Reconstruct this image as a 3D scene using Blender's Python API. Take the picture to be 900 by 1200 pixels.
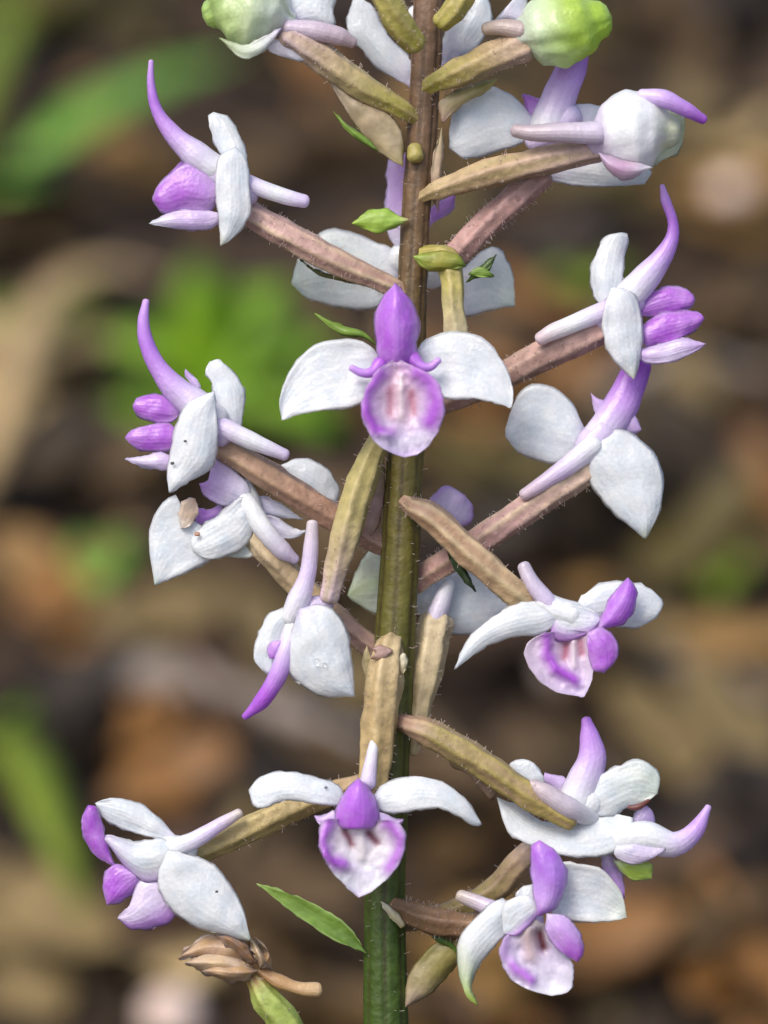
import bpy, math, random
from mathutils import Vector, noise

# ------------------------------------------------------------------ camera, sky, sun, exposure
scene = bpy.context.scene
for o in list(bpy.data.objects):
    bpy.data.objects.remove(o)
col = scene.collection
random.seed(7)

S = 0.0001                     # one unit of the plant drawing = 0.1 mm
D = 0.45                       # camera to flower spike, metres
PITCH = math.radians(15)
CEN = Vector((0, 0, 0.36))     # middle of the flower spike
RT = Vector((1, 0, 0))
FW = Vector((0, math.cos(PITCH), -math.sin(PITCH)))
UP = Vector((0, math.sin(PITCH), math.cos(PITCH)))
CAM = CEN - FW * D

cam = bpy.data.cameras.new('camera')
camo = bpy.data.objects.new('camera', cam)
col.objects.link(camo)
camo.location = CAM
camo.rotation_euler = (math.radians(90) - PITCH, 0, 0)
cam.sensor_fit = 'VERTICAL'
cam.sensor_height = 24
cam.sensor_width = 36
cam.lens = 24 * D / (1200 * S)
cam.clip_start = 0.02
cam.clip_end = 500
cam.dof.use_dof = True
cam.dof.focus_distance = D - 30 * S
cam.dof.aperture_fstop = 8.2
scene.camera = camo

SUN_EL, SUN_AZ = math.radians(54), math.radians(220)
world = bpy.data.worlds.new('World')
scene.world = world
world.use_nodes = True
wn = world.node_tree.nodes
wl = world.node_tree.links
sky = wn.new('ShaderNodeTexSky')
sky.sky_type = 'NISHITA'
sky.sun_disc = False
sky.sun_elevation = SUN_EL
sky.sun_rotation = SUN_AZ
sky.air_density = 1.0
sky.dust_density = 4.0
sky.ozone_density = 0.6
wl.new(sky.outputs[0], wn['Background'].inputs[0])
wn['Background'].inputs[1].default_value = 0.14

sun = bpy.data.lights.new('sun', 'SUN')
sun.energy = 1.3
sun.angle = math.radians(25)
sun.color = (1.0, 0.98, 0.96)
suno = bpy.data.objects.new('sun', sun)
col.objects.link(suno)
sd = Vector((math.sin(SUN_AZ) * math.cos(SUN_EL), math.cos(SUN_AZ) * math.cos(SUN_EL), math.sin(SUN_EL)))
suno.rotation_euler = sd.to_track_quat('Z', 'Y').to_euler()
suno.location = (0, 0, 3)

vs = scene.view_settings
vs.view_transform = 'Standard'
vs.look = 'None'
vs.exposure = 0.6
vs.gamma = 1.0
vs.use_curve_mapping = False


# ------------------------------------------------------------------ helpers
def lin(c):
    return tuple(((v / 255) / 12.92 if v / 255 <= 0.04045 else ((v / 255 + 0.055) / 1.055) ** 2.4) for v in c)


def P(x, y, d):
    """drawing units (right, down, towards the viewer) -> metres in the place"""
    z = D - d * S
    k = S * z / D
    return CAM + FW * z + RT * ((x - 450) * k) + UP * ((600 - y) * k)


def smooth(a, b, x):
    t = max(0, min(1, (x - a) / (b - a)))
    return t * t * (3 - 2 * t)


def lerp3(a, b, t):
    return tuple(a[i] + (b[i] - a[i]) * t for i in range(3))


def grad(stops, t):
    if not isinstance(stops, list):
        return stops
    if t <= stops[0][0]:
        return stops[0][1]
    for (t0, c0), (t1, c1) in zip(stops, stops[1:]):
        if t <= t1:
            return lerp3(c0, c1, (t - t0) / (t1 - t0))
    return stops[-1][1]


def spline(pts, n):
    """Catmull-Rom through pts, resampled to n+1 points evenly by length"""
    pts = [Vector(p) for p in pts]
    if len(pts) == 2:
        return [pts[0].lerp(pts[1], i / n) for i in range(n + 1)]
    q = [pts[0] * 2 - pts[1]] + pts + [pts[-1] * 2 - pts[-2]]
    dense = []
    for i in range(1, len(q) - 2):
        p0, p1, p2, p3 = q[i - 1:i + 3]
        for k in range(10):
            t = k / 10
            dense.append(0.5 * ((2 * p1) + (p2 - p0) * t + (2 * p0 - 5 * p1 + 4 * p2 - p3) * t * t
                                + (3 * p1 - p0 - 3 * p2 + p3) * t ** 3))
    dense.append(pts[-1])
    ln = [0]
    for a, b in zip(dense, dense[1:]):
        ln.append(ln[-1] + (b - a).length)
    out, j = [], 0
    for i in range(n + 1):
        tt = i / n
        tt = 0.6 * tt + 0.4 * (0.5 - 0.5 * math.cos(math.pi * tt))
        s = ln[-1] * tt
        while j < len(ln) - 2 and ln[j + 1] < s:
            j += 1
        f = (s - ln[j]) / max(1e-9, ln[j + 1] - ln[j])
        out.append(dense[j].lerp(dense[j + 1], min(1, f)))
    return out


WORLDPOS = {}


def link_mesh(name, verts, faces, mat, parent=None, cols=None, smooth_shade=True, st=None):
    me = bpy.data.meshes.new(name)
    c = Vector((0, 0, 0))
    for v in verts:
        c += v
    c /= len(verts)
    me.from_pydata([tuple(v - c) for v in verts], [], faces)
    if cols is not None:
        at = me.color_attributes.new('Col', 'FLOAT_COLOR', 'POINT')
        flat = []
        for k in cols:
            flat.extend((k[0], k[1], k[2], 1.0))
        at.data.foreach_set('color', flat)
    if st is not None:
        sa = me.attributes.new('ST', 'FLOAT_VECTOR', 'POINT')
        flat = []
        for k in st:
            flat.extend((k[0], k[1], 0.0))
        sa.data.foreach_set('vector', flat)
    if smooth_shade:
        me.polygons.foreach_set('use_smooth', [True] * len(me.polygons))
    me.materials.append(mat)
    me.update()
    o = bpy.data.objects.new(name, me)
    col.objects.link(o)
    WORLDPOS[o.name] = c
    if parent is not None:
        o.parent = parent
        o.location = c - WORLDPOS[parent.name]
    else:
        o.location = c
    return o


def tag(o, label=None, cat=None, group=None, kind=None):
    for k, v in (('label', label), ('category', cat), ('group', group), ('kind', kind)):
        if v:
            o[k] = v
    return o


# ------------------------------------------------------------------ materials
def new_mat(name):
    m = bpy.data.materials.new(name)
    m.use_nodes = True
    nt = m.node_tree
    return m, nt.nodes, nt.links, nt.nodes['Principled BSDF']


def coloured(name, rough, var, nscale, bscale, bstr, translucent=0.0, sss=0.0, coat=0.0, spec=0.5):
    """pigment from the 'Col' attribute, mottled by noise, with fine relief"""
    m, n, l, b = new_mat(name)
    vc = n.new('ShaderNodeVertexColor')
    vc.layer_name = 'Col'
    tc = n.new('ShaderNodeTexCoord')
    nz = n.new('ShaderNodeTexNoise')
    nz.inputs['Scale'].default_value = nscale
    nz.inputs['Detail'].default_value = 5
    l.new(tc.outputs['Object'], nz.inputs['Vector'])
    mr = n.new('ShaderNodeMapRange')
    mr.inputs['From Min'].default_value = 0.3
    mr.inputs['From Max'].default_value = 0.7
    mr.inputs['To Min'].default_value = 1 - var
    mr.inputs['To Max'].default_value = 1 + var
    l.new(nz.outputs['Fac'], mr.inputs['Value'])
    mx = n.new('ShaderNodeVectorMath')
    mx.operation = 'SCALE'
    l.new(vc.outputs['Color'], mx.inputs[0])
    l.new(mr.outputs[0], mx.inputs['Scale'])
    l.new(mx.outputs[0], b.inputs['Base Color'])
    b.inputs['Roughness'].default_value = rough
    b.inputs['Specular IOR Level'].default_value = spec
    b.inputs['Coat Weight'].default_value = coat
    b.inputs['Coat Roughness'].default_value = 0.25
    if sss:
        b.inputs['Subsurface Weight'].default_value = sss
        b.inputs['Subsurface Radius'].default_value = (1, 0.9, 0.9)
        b.inputs['Subsurface Scale'].default_value = 0.0011
    n2 = n.new('ShaderNodeTexNoise')
    n2.inputs['Scale'].default_value = bscale
    n2.inputs['Detail'].default_value = 4
    l.new(tc.outputs['Object'], n2.inputs['Vector'])
    bp = n.new('ShaderNodeBump')
    bp.inputs['Strength'].default_value = bstr
    bp.inputs['Distance'].default_value = 0.0004
    l.new(n2.outputs['Fac'], bp.inputs['Height'])
    l.new(bp.outputs[0], b.inputs['Normal'])
    if translucent:
        tr = n.new('ShaderNodeBsdfTranslucent')
        l.new(mx.outputs[0], tr.inputs['Color'])
        mixs = n.new('ShaderNodeMixShader')
        mixs.inputs[0].default_value = translucent
        l.new(b.outputs[0], mixs.inputs[1])
        l.new(tr.outputs[0], mixs.inputs[2])
        l.new(mixs.outputs[0], n['Material Output'].inputs[0])
    return m


def petal_material():
    """thin glistening tissue: pigment, faint lengthwise veins, fine cells that catch the light"""
    m, n, l, b = new_mat('petal_tissue')
    vc = n.new('ShaderNodeVertexColor')
    vc.layer_name = 'Col'
    tc = n.new('ShaderNodeTexCoord')
    at = n.new('ShaderNodeAttribute')
    at.attribute_name = 'ST'
    mp = n.new('ShaderNodeVectorMath')
    mp.operation = 'MULTIPLY'
    mp.inputs[1].default_value = (1, .12, 0)
    l.new(at.outputs['Vector'], mp.inputs[0])
    wv = n.new('ShaderNodeTexWave')
    wv.inputs['Scale'].default_value = 2.6
    wv.inputs['Distortion'].default_value = 2.5
    wv.inputs['Detail'].default_value = 3
    wv.inputs['Detail Scale'].default_value = 2.0
    l.new(mp.outputs[0], wv.inputs['Vector'])
    vo = n.new('ShaderNodeTexVoronoi')
    vo.inputs['Scale'].default_value = 2300
    l.new(tc.outputs['Object'], vo.inputs['Vector'])
    nz = n.new('ShaderNodeTexNoise')
    nz.inputs['Scale'].default_value = 750
    nz.inputs['Detail'].default_value = 6
    nz.inputs['Roughness'].default_value = .7
    l.new(tc.outputs['Object'], nz.inputs['Vector'])

    def rng(sock, lo, hi):
        r = n.new('ShaderNodeMapRange')
        r.inputs['To Min'].default_value = lo
        r.inputs['To Max'].default_value = hi
        l.new(sock, r.inputs['Value'])
        return r.outputs[0]

    def mul(a, c):
        q = n.new('ShaderNodeMath')
        q.operation = 'MULTIPLY'
        l.new(a, q.inputs[0])
        l.new(c, q.inputs[1])
        return q.outputs[0]
    f = mul(rng(wv.outputs['Fac'], .985, 1.01), rng(nz.outputs['Fac'], .85, 1.13))
    f = mul(f, rng(vo.outputs['Distance'], 1.05, .95))
    mx = n.new('ShaderNodeVectorMath')
    mx.operation = 'SCALE'
    l.new(vc.outputs['Color'], mx.inputs[0])
    l.new(f, mx.inputs['Scale'])
    l.new(mx.outputs[0], b.inputs['Base Color'])
    b.inputs['Roughness'].default_value = .3
    b.inputs['Coat Weight'].default_value = .2
    b.inputs['Coat Roughness'].default_value = .15
    b.inputs['Specular IOR Level'].default_value = .5
    b.inputs['Subsurface Weight'].default_value = .4
    b.inputs['Subsurface Radius'].default_value = (1, .95, 1)
    b.inputs['Subsurface Scale'].default_value = .0009
    b.inputs['Sheen Weight'].default_value = .05
    ht = n.new('ShaderNodeMath')
    ht.operation = 'MULTIPLY_ADD'
    ht.inputs[1].default_value = .55
    l.new(vo.outputs['Distance'], ht.inputs[0])
    h2 = n.new('ShaderNodeMath')
    h2.operation = 'MULTIPLY_ADD'
    h2.inputs[1].default_value = 1.3
    l.new(nz.outputs['Fac'], h2.inputs[0])
    l.new(rng(wv.outputs['Fac'], 0, .22), h2.inputs[2])
    l.new(h2.outputs[0], ht.inputs[2])
    bp = n.new('ShaderNodeBump')
    bp.inputs['Strength'].default_value = .32
    bp.inputs['Distance'].default_value = .00025
    l.new(ht.outputs[0], bp.inputs['Height'])
    l.new(bp.outputs[0], b.inputs['Normal'])
    tr = n.new('ShaderNodeBsdfTranslucent')
    l.new(mx.outputs[0], tr.inputs['Color'])
    ms = n.new('ShaderNodeMixShader')
    ms.inputs[0].default_value = .3
    l.new(b.outputs[0], ms.inputs[1])
    l.new(tr.outputs[0], ms.inputs[2])
    l.new(ms.outputs[0], n['Material Output'].inputs[0])
    return m


M_PETAL = petal_material()
M_STALK = coloured('stalk_tissue', 0.5, 0.22, 700, 900, 0.6, translucent=0.06, spec=0.45)
M_HAIR = coloured('glandular_hair', 0.4, 0.0, 100, 100, 0.0, translucent=0.7)
M_GREEN = coloured('green_leaf_tissue', 0.4, 0.2, 600, 800, 0.5, translucent=0.25)

# pigments
W = lin((240, 243, 245)); WG = lin((222, 232, 214)); CR = lin((228, 222, 206))
PL = lin((226, 212, 242)); LI = lin((210, 170, 236)); PU = lin((188, 104, 222)); DP = lin((168, 74, 206))
GT = lin((158, 190, 88)); LIME = lin((186, 214, 96)); PGR = lin((206, 222, 176))
MAU = lin((172, 142, 132)); PNK = lin((196, 162, 158)); TAN = lin((178, 156, 118)); OLV = lin((158, 148, 86))
YOL = lin((164, 160, 74)); BRN = lin((132, 104, 80)); LTAN = lin((206, 190, 150)); RED = lin((120, 30, 50))
GRN = lin((96, 130, 48)); DGRN = lin((52, 76, 34))


def seg_dist(x, y, line):
    best = 1e9
    for (ax, ay), (bx, by) in zip(line, line[1:]):
        dx, dy = bx - ax, by - ay
        t = max(0, min(1, ((x - ax) * dx + (y - ay) * dy) / max(1e-6, dx * dx + dy * dy)))
        best = min(best, math.hypot(x - ax - dx * t, y - ay - dy * t))
    return best


# ------------------------------------------------------------------ plant primitives (drawing units)
def petal(name, parent, base, left, tip, right, cols, bulge=8, thick=1.3, db=0, dt=0, dl=0, dr=0, d0=0,
          edge=None, centre=None, ruffle=1.2, nt=26, ns=18, mat=None, fold=0, strokes=(), crum=1.0):
    def way(mid):                                             # outline points may run either way round
        def ln(q):
            q = [base] + q + [tip]
            return sum(math.hypot(a[0] - b[0], a[1] - b[1]) for a, b in zip(q, q[1:]))
        return mid if ln(mid) <= ln(mid[::-1]) else mid[::-1]
    left, right = way(left), way(right)
    if name == 'sepal':
        bulge *= .68
    L = spline([base] + left + [tip], nt)
    R = spline([base] + right + [tip], nt)
    seed = Vector((base[0] * 0.37, tip[1] * 0.53, d0))

    def d_of(t, e):
        return d0 + db + (dt - db) * t + math.sin(math.pi * t) * e
    # reference plane
    b3 = Vector((base[0], base[1], d_of(0, 0)))
    t3 = Vector((tip[0], tip[1], d_of(1, 0)))
    h = nt // 2
    l3 = Vector((L[h].x, L[h].y, d_of(.5, dl)))
    r3 = Vector((R[h].x, R[h].y, d_of(.5, dr)))
    n0 = (t3 - b3).cross(r3 - l3)
    if n0.length < 1e-6:
        n0 = Vector((0, 0, 1))
    n0.normalize()
    if n0.z < 0:
        n0 = -n0
    verts, vcol, idx, st = [], [], {}, []

    def put(key, p, c):
        idx[key] = len(verts)
        st.append((key[1] / ns, key[0] / nt))
        verts.append(P(p.x, p.y, p.z))
        vcol.append(c)
    for i in range(nt + 1):
        t = i / nt
        for j in range(ns + 1):
            s = j / ns
            rim = i in (0, nt) or j in (0, ns)
            if i in (0, nt) and j > 0:
                continue
            a = Vector((L[i].x, L[i].y, d_of(t, dl)))
            b = Vector((R[i].x, R[i].y, d_of(t, dr)))
            p = a.lerp(b, s)
            env = 4 * s * (1 - s) * max(0, math.sin(math.pi * t)) ** 0.7
            p += n0 * (bulge * env)
            if fold:
                p += n0 * (fold * (1 - abs(2 * s - 1)) * math.sin(math.pi * t))
            nv = noise.noise(p * 0.045 + seed)
            nv2 = noise.noise(p * 0.12 + seed * 2)
            vein = math.cos(2 * math.pi * (s * 4.5 + 0.35 * nv)) * 0.12
            crumple = (0.35 - abs(noise.noise(p * 0.03 + seed * 3))) * 2.6
            rimcurl = smooth(.55, 1, abs(2 * s - 1)) * noise.noise(Vector((t * 3.1, (1 if s > .5 else 0), 0)) + seed) * 7
            p += n0 * (nv * 2.2 + nv2 * .6 + vein + crumple + rimcurl) * crum * min(1, 2.5 * math.sin(math.pi * t))
            sw = []
            for (line, wd, sc, amt, hgt) in strokes:
                w = seg_dist(p.x, p.y, line) / (wd * (1 + .35 * nv2))
                w = math.exp(-w * w)
                sw.append((sc, amt * w))
                p += n0 * (hgt * w)
            if rim and 0 < i < nt:
                out = (a - b).normalized() * (1 if j == 0 else -1)
                p += out * (ruffle * (noise.noise(p * 0.09 + seed) * 2.0 + noise.noise(p * 0.25 + seed)))
            c = grad(cols, t)
            mo = max(0, min(1, .5 + .9 * noise.noise(p * 0.06 + seed) + .5 * noise.noise(p * 0.16 + seed)))
            sat = max(c) - min(c)
            if mat is not None:
                c = lerp3(c, (c[0] * .8, c[1] * .82, c[2] * .7), mo)
            elif sat > .12 and c[1] > c[0] and c[1] > c[2]:
                pass
            elif strokes:
                pass
            elif sat < .2:
                c = lerp3(lerp3(c, (c[0] * .83, c[1] * .89, c[2] * .94), .8 * mo), (min(.88, c[0] * 1.1), min(.89, c[1] * 1.08), min(.9, c[2] * 1.06)),
                          smooth(.72, 1, abs(2 * s - 1)) * .8)
            else:
                c = lerp3(c, lerp3(c, (.80, .74, .88), .5), mo * .4 + .3 * smooth(.7, 1, abs(2 * s - 1)))
            if centre:
                c = lerp3(c, centre[0], centre[2] * (1 - smooth(0, centre[1], abs(2 * s - 1))))
            if edge:
                if len(edge) > 3:
                    e = (1 - s) if edge[3] == 'L' else s
                    w = smooth(1 - edge[1], 1, e)
                else:
                    w = max(smooth(1 - edge[1], 1, abs(2 * s - 1)), smooth(1 - edge[1] * .5, 1, t))
                c = lerp3(c, edge[0], edge[2] * w)
            for (sc, w) in sw:
                c = lerp3(c, sc, min(1, w))
            if rim:
                put((i, j, 0), p, c)
                idx[(i, j, 1)] = idx[(i, j, 0)]
                if i in (0, nt):
                    for jj in range(ns + 1):
                        idx[(i, jj, 0)] = idx[(i, jj, 1)] = idx[(i, j, 0)]
            else:
                w = thick * (4 * s * (1 - s)) ** 0.5 * math.sin(math.pi * t) ** 0.5
                put((i, j, 0), p + n0 * w, c)
                put((i, j, 1), p - n0 * w, c)
    faces = []
    for i in range(nt):
        for j in range(ns):
            for k in (0, 1):
                q = [idx[(i, j, k)], idx[(i, j + 1, k)], idx[(i + 1, j + 1, k)], idx[(i + 1, j, k)]]
                f = []
                for v in q:
                    if v not in f:
                        f.append(v)
                if len(f) > 2:
                    faces.append(f if k == 0 else f[::-1])
    # turn faces outwards
    f = faces[len(faces) // 2 - (len(faces) // 2) % 2]
    nn = (verts[f[1]] - verts[f[0]]).cross(verts[f[2]] - verts[f[0]])
    n0w = (P(450 + n0.x, 600 + n0.y, n0.z) - P(450, 600, 0))
    if nn.dot(n0w) < 0:
        faces = [g[::-1] for g in faces]
    return link_mesh(name, verts, faces, mat or M_PETAL, parent, vcol, st=st)


def tube(name, parent, pts, radii, cols, n=20, seg=14, ridges=0, ramp=0.0, twist=0.0, stripe=None, mat=None,
         wob=0.03, flat=1.0, hairs=0, hlen=6, hair_parent=None, hair_col=None, d0=0, groove=False):
    pts = [(p[0], p[1], (p[2] if len(p) > 2 else 0) + d0) for p in pts]
    ctr = spline(pts, n)
    # radii by arc fraction of control points
    ln = [0]
    for a, b in zip(pts, pts[1:]):
        ln.append(ln[-1] + (Vector(b) - Vector(a)).length)
    fr = [v / ln[-1] for v in ln]

    def rad(t):
        for k in range(len(fr) - 1):
            if t <= fr[k + 1] + 1e-9:
                f = (t - fr[k]) / max(1e-9, fr[k + 1] - fr[k])
                f = f * f * (3 - 2 * f) * 0.5 + f * 0.5
                return radii[k] + (radii[k + 1] - radii[k]) * f
        return radii[-1]
    seed = Vector((pts[0][0] * .31, pts[0][1] * .17, pts[-1][0] * .23))
    verts, vcol = [], []
    total = sum((b - a).length for a, b in zip(ctr, ctr[1:]))
    acc = 0
    rings = []
    up = Vector((0, 0, 1))
    for i in range(n + 1):
        if i:
            acc += (ctr[i] - ctr[i - 1]).length
        t = acc / total
        a = ctr[max(0, i - 1)]
        b = ctr[min(n, i + 1)]
        tg = (b - a).normalized()
        side = tg.cross(up)
        if side.length < 1e-3:
            side = Vector((1, 0, 0))
        side.normalize()
        nrm = side.cross(tg).normalized()
        r = rad(t)
        ring = []
        for k in range(seg):
            th = 2 * math.pi * k / seg
            cr = math.cos(ridges * th + twist * t)
            if groove:
                rr = r * (1 - ramp * 2 * max(0, cr) ** 6)
            else:
                rr = r * (1 + ramp * (1.2 - 2.2 * abs(math.sin(0.5 * (ridges * th + twist * t)))) if ridges else 1)
            dirv = side * math.cos(th) + nrm * (math.sin(th) * flat)
            p = ctr[i] + dirv * rr
            p += dirv * (r * wob * 2 * noise.noise(p * 0.05 + seed))
            c = grad(cols, t)
            if mat is None or mat is M_STALK:
                c = (c[0] * .93, c[1] * .89, c[2] * .87)
            if stripe:
                if groove:
                    sv = max(0, cr) ** 5  # groove shade put into the stripe colour
                else:
                    crest = (1 - abs(math.sin(0.5 * (ridges * th + twist * t)))) if ridges else 0.5 + 0.5 * math.cos(stripe[1] * th)
                    sv = crest if sum(stripe[0]) > sum(c) else 1 - crest  # light stripe on crests, dark in furrows: ridge shading put into the colour
                sv *= 0.9 + 1.3 * noise.noise(Vector((t * 2.5 * (total / 150), math.cos(th) * 1.6, math.sin(th) * 1.6)) + seed)
                c = lerp3(c, stripe[0], stripe[2] * max(0, min(1, sv)))
            ring.append(len(verts))
            verts.append(P(p.x, p.y, p.z))
            vcol.append(c)
        rings.append((ring, ctr[i], tg, r, t))
    faces = []
    for (r0, *_), (r1, *_) in zip(rings, rings[1:]):
        for k in range(seg):
            faces.append([r0[k], r0[(k + 1) % seg], r1[(k + 1) % seg], r1[k]])
    # domed ends
    for ring, c, tg, r, t, sgn in ((*rings[0], -1), (*rings[-1], 1)):
        prev = ring
        for f in (0.45, 0.8):
            new = []
            for k in range(seg):
                base = verts[ring[k]]
                cc = P(c.x, c.y, c.z)
                off = tg * (sgn * r * f * 0.75)
                tipd = P(c.x + off.x, c.y + off.y, c.z + off.z) - cc
                sc = math.sqrt(1 - f * f)
                new.append(len(verts))
                verts.append(cc + (base - cc) * sc + tipd)
                vcol.append(vcol[ring[k]])
            for k in range(seg):
                q = [prev[k], prev[(k + 1) % seg], new[(k + 1) % seg], new[k]]
                faces.append(q if sgn > 0 else q[::-1])
            prev = new
        off = tg * (sgn * r * 0.75)
        ci = len(verts)
        verts.append(P(c.x + off.x, c.y + off.y, c.z + off.z))
        vcol.append(vcol[ring[0]])
        for k in range(seg):
            q = [prev[k], prev[(k + 1) % seg], ci]
            faces.append(q if sgn > 0 else q[::-1])
    # handedness: drawing space is mirrored, check one face
    r0, c0 = rings[n // 2][0], rings[n // 2][1]
    q = faces[(n // 2) * seg]
    nn = (verts[q[1]] - verts[q[0]]).cross(verts[q[2]] - verts[q[0]])
    if nn.dot(verts[q[0]] - P(c0.x, c0.y, c0.z)) < 0:
        faces = [g[::-1] for g in faces]
    o = link_mesh(name, verts, faces, mat or M_STALK, parent, vcol, st=[(abs(2 * (i % seg) / seg - 1), i / seg / n) for i in range(len(verts))])
    if hairs:
        hv, hf, hc = [], [], []
        rnd = random.Random(int(pts[0][0] * 13 + pts[0][1]))
        for _ in range(hairs):
            ring, c, tg, r, t = rings[rnd.randint(1, n - 1)]
            k = rnd.randint(0, seg - 1)
            b = verts[ring[k]]
            cc = P(c.x, c.y, c.z)
            dv = (b - cc).normalized()
            ax = (P(c.x + tg.x, c.y + tg.y, c.z + tg.z) - cc).normalized()
            b = b + ax * rnd.uniform(-6, 6) * S - dv * S
            h = hlen * rnd.uniform(0.5, 1.2) * S
            dv2 = (dv + ax * rnd.uniform(-.5, .5) + Vector((rnd.uniform(-.2, .2),) * 3)).normalized()
            u = dv2.cross(ax).normalized()
            w = dv2.cross(u)
            i0 = len(hv)
            for rr, hh in ((0.5, 0), (0.25, .75), (0.55, .95)):
                for q3 in range(3):
                    an = 2.094 * q3
                    hv.append(b + dv2 * (h * hh) + (u * math.cos(an) + w * math.sin(an)) * rr * S)
            hv.append(b + dv2 * h * 1.1)
            for lv in (0, 3):
                for q3 in range(3):
                    hf.append([i0 + lv + q3, i0 + lv + (q3 + 1) % 3, i0 + lv + 3 + (q3 + 1) % 3, i0 + lv + 3 + q3])
            for q3 in range(3):
                hf.append([i0 + 6 + q3, i0 + 6 + (q3 + 1) % 3, i0 + 9])
            hc += [hair_col or lin((238, 226, 220))] * 10
        ho = link_mesh('hairs', hv, hf, M_HAIR, hair_parent or parent, hc)
        ho['kind'] = 'stuff'
    return o


# ------------------------------------------------------------------ ground and its litter
def gh(x, y):
    r = max(0, y - 0.1)
    base = 0.325 * r if r < 2 else 0.65 + 0.325 * 4 * (1 - math.exp(-(r - 2) / 4))
    a = smooth(0.0, 0.4, abs(x) + abs(y))
    return base + a * (0.016 * noise.noise(Vector((x * 6, y * 6, 1))) + 0.008 * noise.noise(Vector((x * 19, y * 19, 4)))) \
        + 0.25 * noise.noise(Vector((x * .15, y * .15, 9))) * smooth(2, 8, abs(x) + abs(y))


def G(px, py, h=0.0):
    """where the line of sight through a picture point meets the ground"""
    dv = (P(px, py, 0) - CAM).normalized()
    t = 0.5
    while t < 6:
        p = CAM + dv * t
        if p.z < gh(p.x, p.y) + h:
            return p
        t += 0.004
    return CAM + dv * 6


def ramp_mat(name, cols, scale, rough=0.7, bump=0.4, translucent=0.0, spec=0.4):
    m, n, l, b = new_mat(name)
    tc = n.new('ShaderNodeTexCoord')
    oi = n.new('ShaderNodeObjectInfo')
    ad = n.new('ShaderNodeVectorMath')
    ad.operation = 'ADD'
    l.new(tc.outputs['Object'], ad.inputs[0])
    l.new(oi.outputs['Random'], ad.inputs[1])
    nz = n.new('ShaderNodeTexNoise')
    nz.inputs['Scale'].default_value = scale
    nz.inputs['Detail'].default_value = 6
    l.new(ad.outputs[0], nz.inputs['Vector'])
    cr = n.new('ShaderNodeValToRGB')
    cr.color_ramp.elements[0].position = 0.3
    cr.color_ramp.elements[1].position = 0.7
    cr.color_ramp.elements[0].color = (*lin(cols[0]), 1)
    cr.color_ramp.elements[1].color = (*lin(cols[-1]), 1)
    for i, c in enumerate(cols[1:-1]):
        e = cr.color_ramp.elements.new(0.3 + 0.4 * (i + 1) / (len(cols) - 1))
        e.color = (*lin(c), 1)
    l.new(nz.outputs['Fac'], cr.inputs[0])
    l.new(cr.outputs[0], b.inputs['Base Color'])
    b.inputs['Roughness'].default_value = rough
    b.inputs['Specular IOR Level'].default_value = spec
    bp = n.new('ShaderNodeBump')
    bp.inputs['Strength'].default_value = bump
    bp.inputs['Distance'].default_value = 0.002
    l.new(nz.outputs['Fac'], bp.inputs['Height'])
    l.new(bp.outputs[0], b.inputs['Normal'])
    if translucent:
        tr = n.new('ShaderNodeBsdfTranslucent')
        l.new(cr.outputs[0], tr.inputs['Color'])
        mx = n.new('ShaderNodeMixShader')
        mx.inputs[0].default_value = translucent
        l.new(b.outputs[0], mx.inputs[1])
        l.new(tr.outputs[0], mx.inputs[2])
        l.new(mx.outputs[0], n['Material Output'].inputs[0])
    return m


M_SOIL = ramp_mat('forest_soil', [(29, 21, 14), (48, 35, 24), (62, 47, 32)], 40, 0.9)
LEAFM = {
    'tan': ramp_mat('tan_leaf', [(114, 85, 43), (140, 109, 58)], 60, 0.6),
    'orange': ramp_mat('orange_brown_leaf', [(105, 72, 34), (137, 96, 48)], 60, 0.55),
    'dark': ramp_mat('dark_brown_leaf', [(28, 20, 9), (45, 32, 15)], 60, 0.6),  # darkest leaf tone, set where the litter is darkest
    'brown': ramp_mat('brown_leaf', [(63, 48, 24), (86, 65, 36)], 60, 0.6),
    'grey': ramp_mat('grey_brown_leaf', [(102, 86, 54), (129, 110, 71)], 60, 0.7),
    'pale': ramp_mat('pale_leaf', [(158, 134, 93), (192, 170, 123)], 60, 0.6),
    'plum': ramp_mat('purplish_leaf', [(58, 40, 27), (82, 59, 39)], 60, 0.55),
    'olive': ramp_mat('olive_leaf', [(67, 58, 22), (87, 75, 32)], 60, 0.6),
}
M_FRESH = ramp_mat('fresh_green_leaf', [(88, 132, 14), (134, 172, 30)], 60, 0.45, translucent=0.25)
M_BLADE = ramp_mat('grass_green', [(96, 146, 40), (136, 180, 76)], 60, 0.45, translucent=0.25)
M_MOSSY = ramp_mat('yellow_green', [(92, 112, 22), (128, 146, 38)], 60, 0.5, translucent=0.2)
M_STRAW = ramp_mat('dry_straw', [(140, 118, 80), (176, 152, 110)], 60, 0.6)
M_TWIG = ramp_mat('twig_bark', [(112, 100, 90), (160, 148, 138)], 80, 0.7)
M_STONE = ramp_mat('pale_stone', [(196, 170, 154), (224, 204, 192)], 90, 0.3)


def build_ground():
    xs = [-60, -30, -14, -7, -4, -2.4, -1.5] + [-1.0 + i * 0.025 for i in range(81)] + [1.5, 2.4, 4, 7, 14, 30, 60]
    ys = [-60, -30, -14, -7, -4, -2, -1] + [-0.5 + i * 0.025 for i in range(121)] + [2.9, 3.6, 5, 7, 10, 14, 20, 30, 45, 70, 110]
    v = [Vector((x, y, gh(x, y))) for y in ys for x in xs]
    nx = len(xs)
    f = [[j * nx + i, j * nx + i + 1, (j + 1) * nx + i + 1, (j + 1) * nx + i]
         for j in range(len(ys) - 1) for i in range(nx - 1)]
    o = link_mesh('ground', v, f, M_SOIL)
    o['kind'] = 'structure'
    return o


build_ground()


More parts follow.
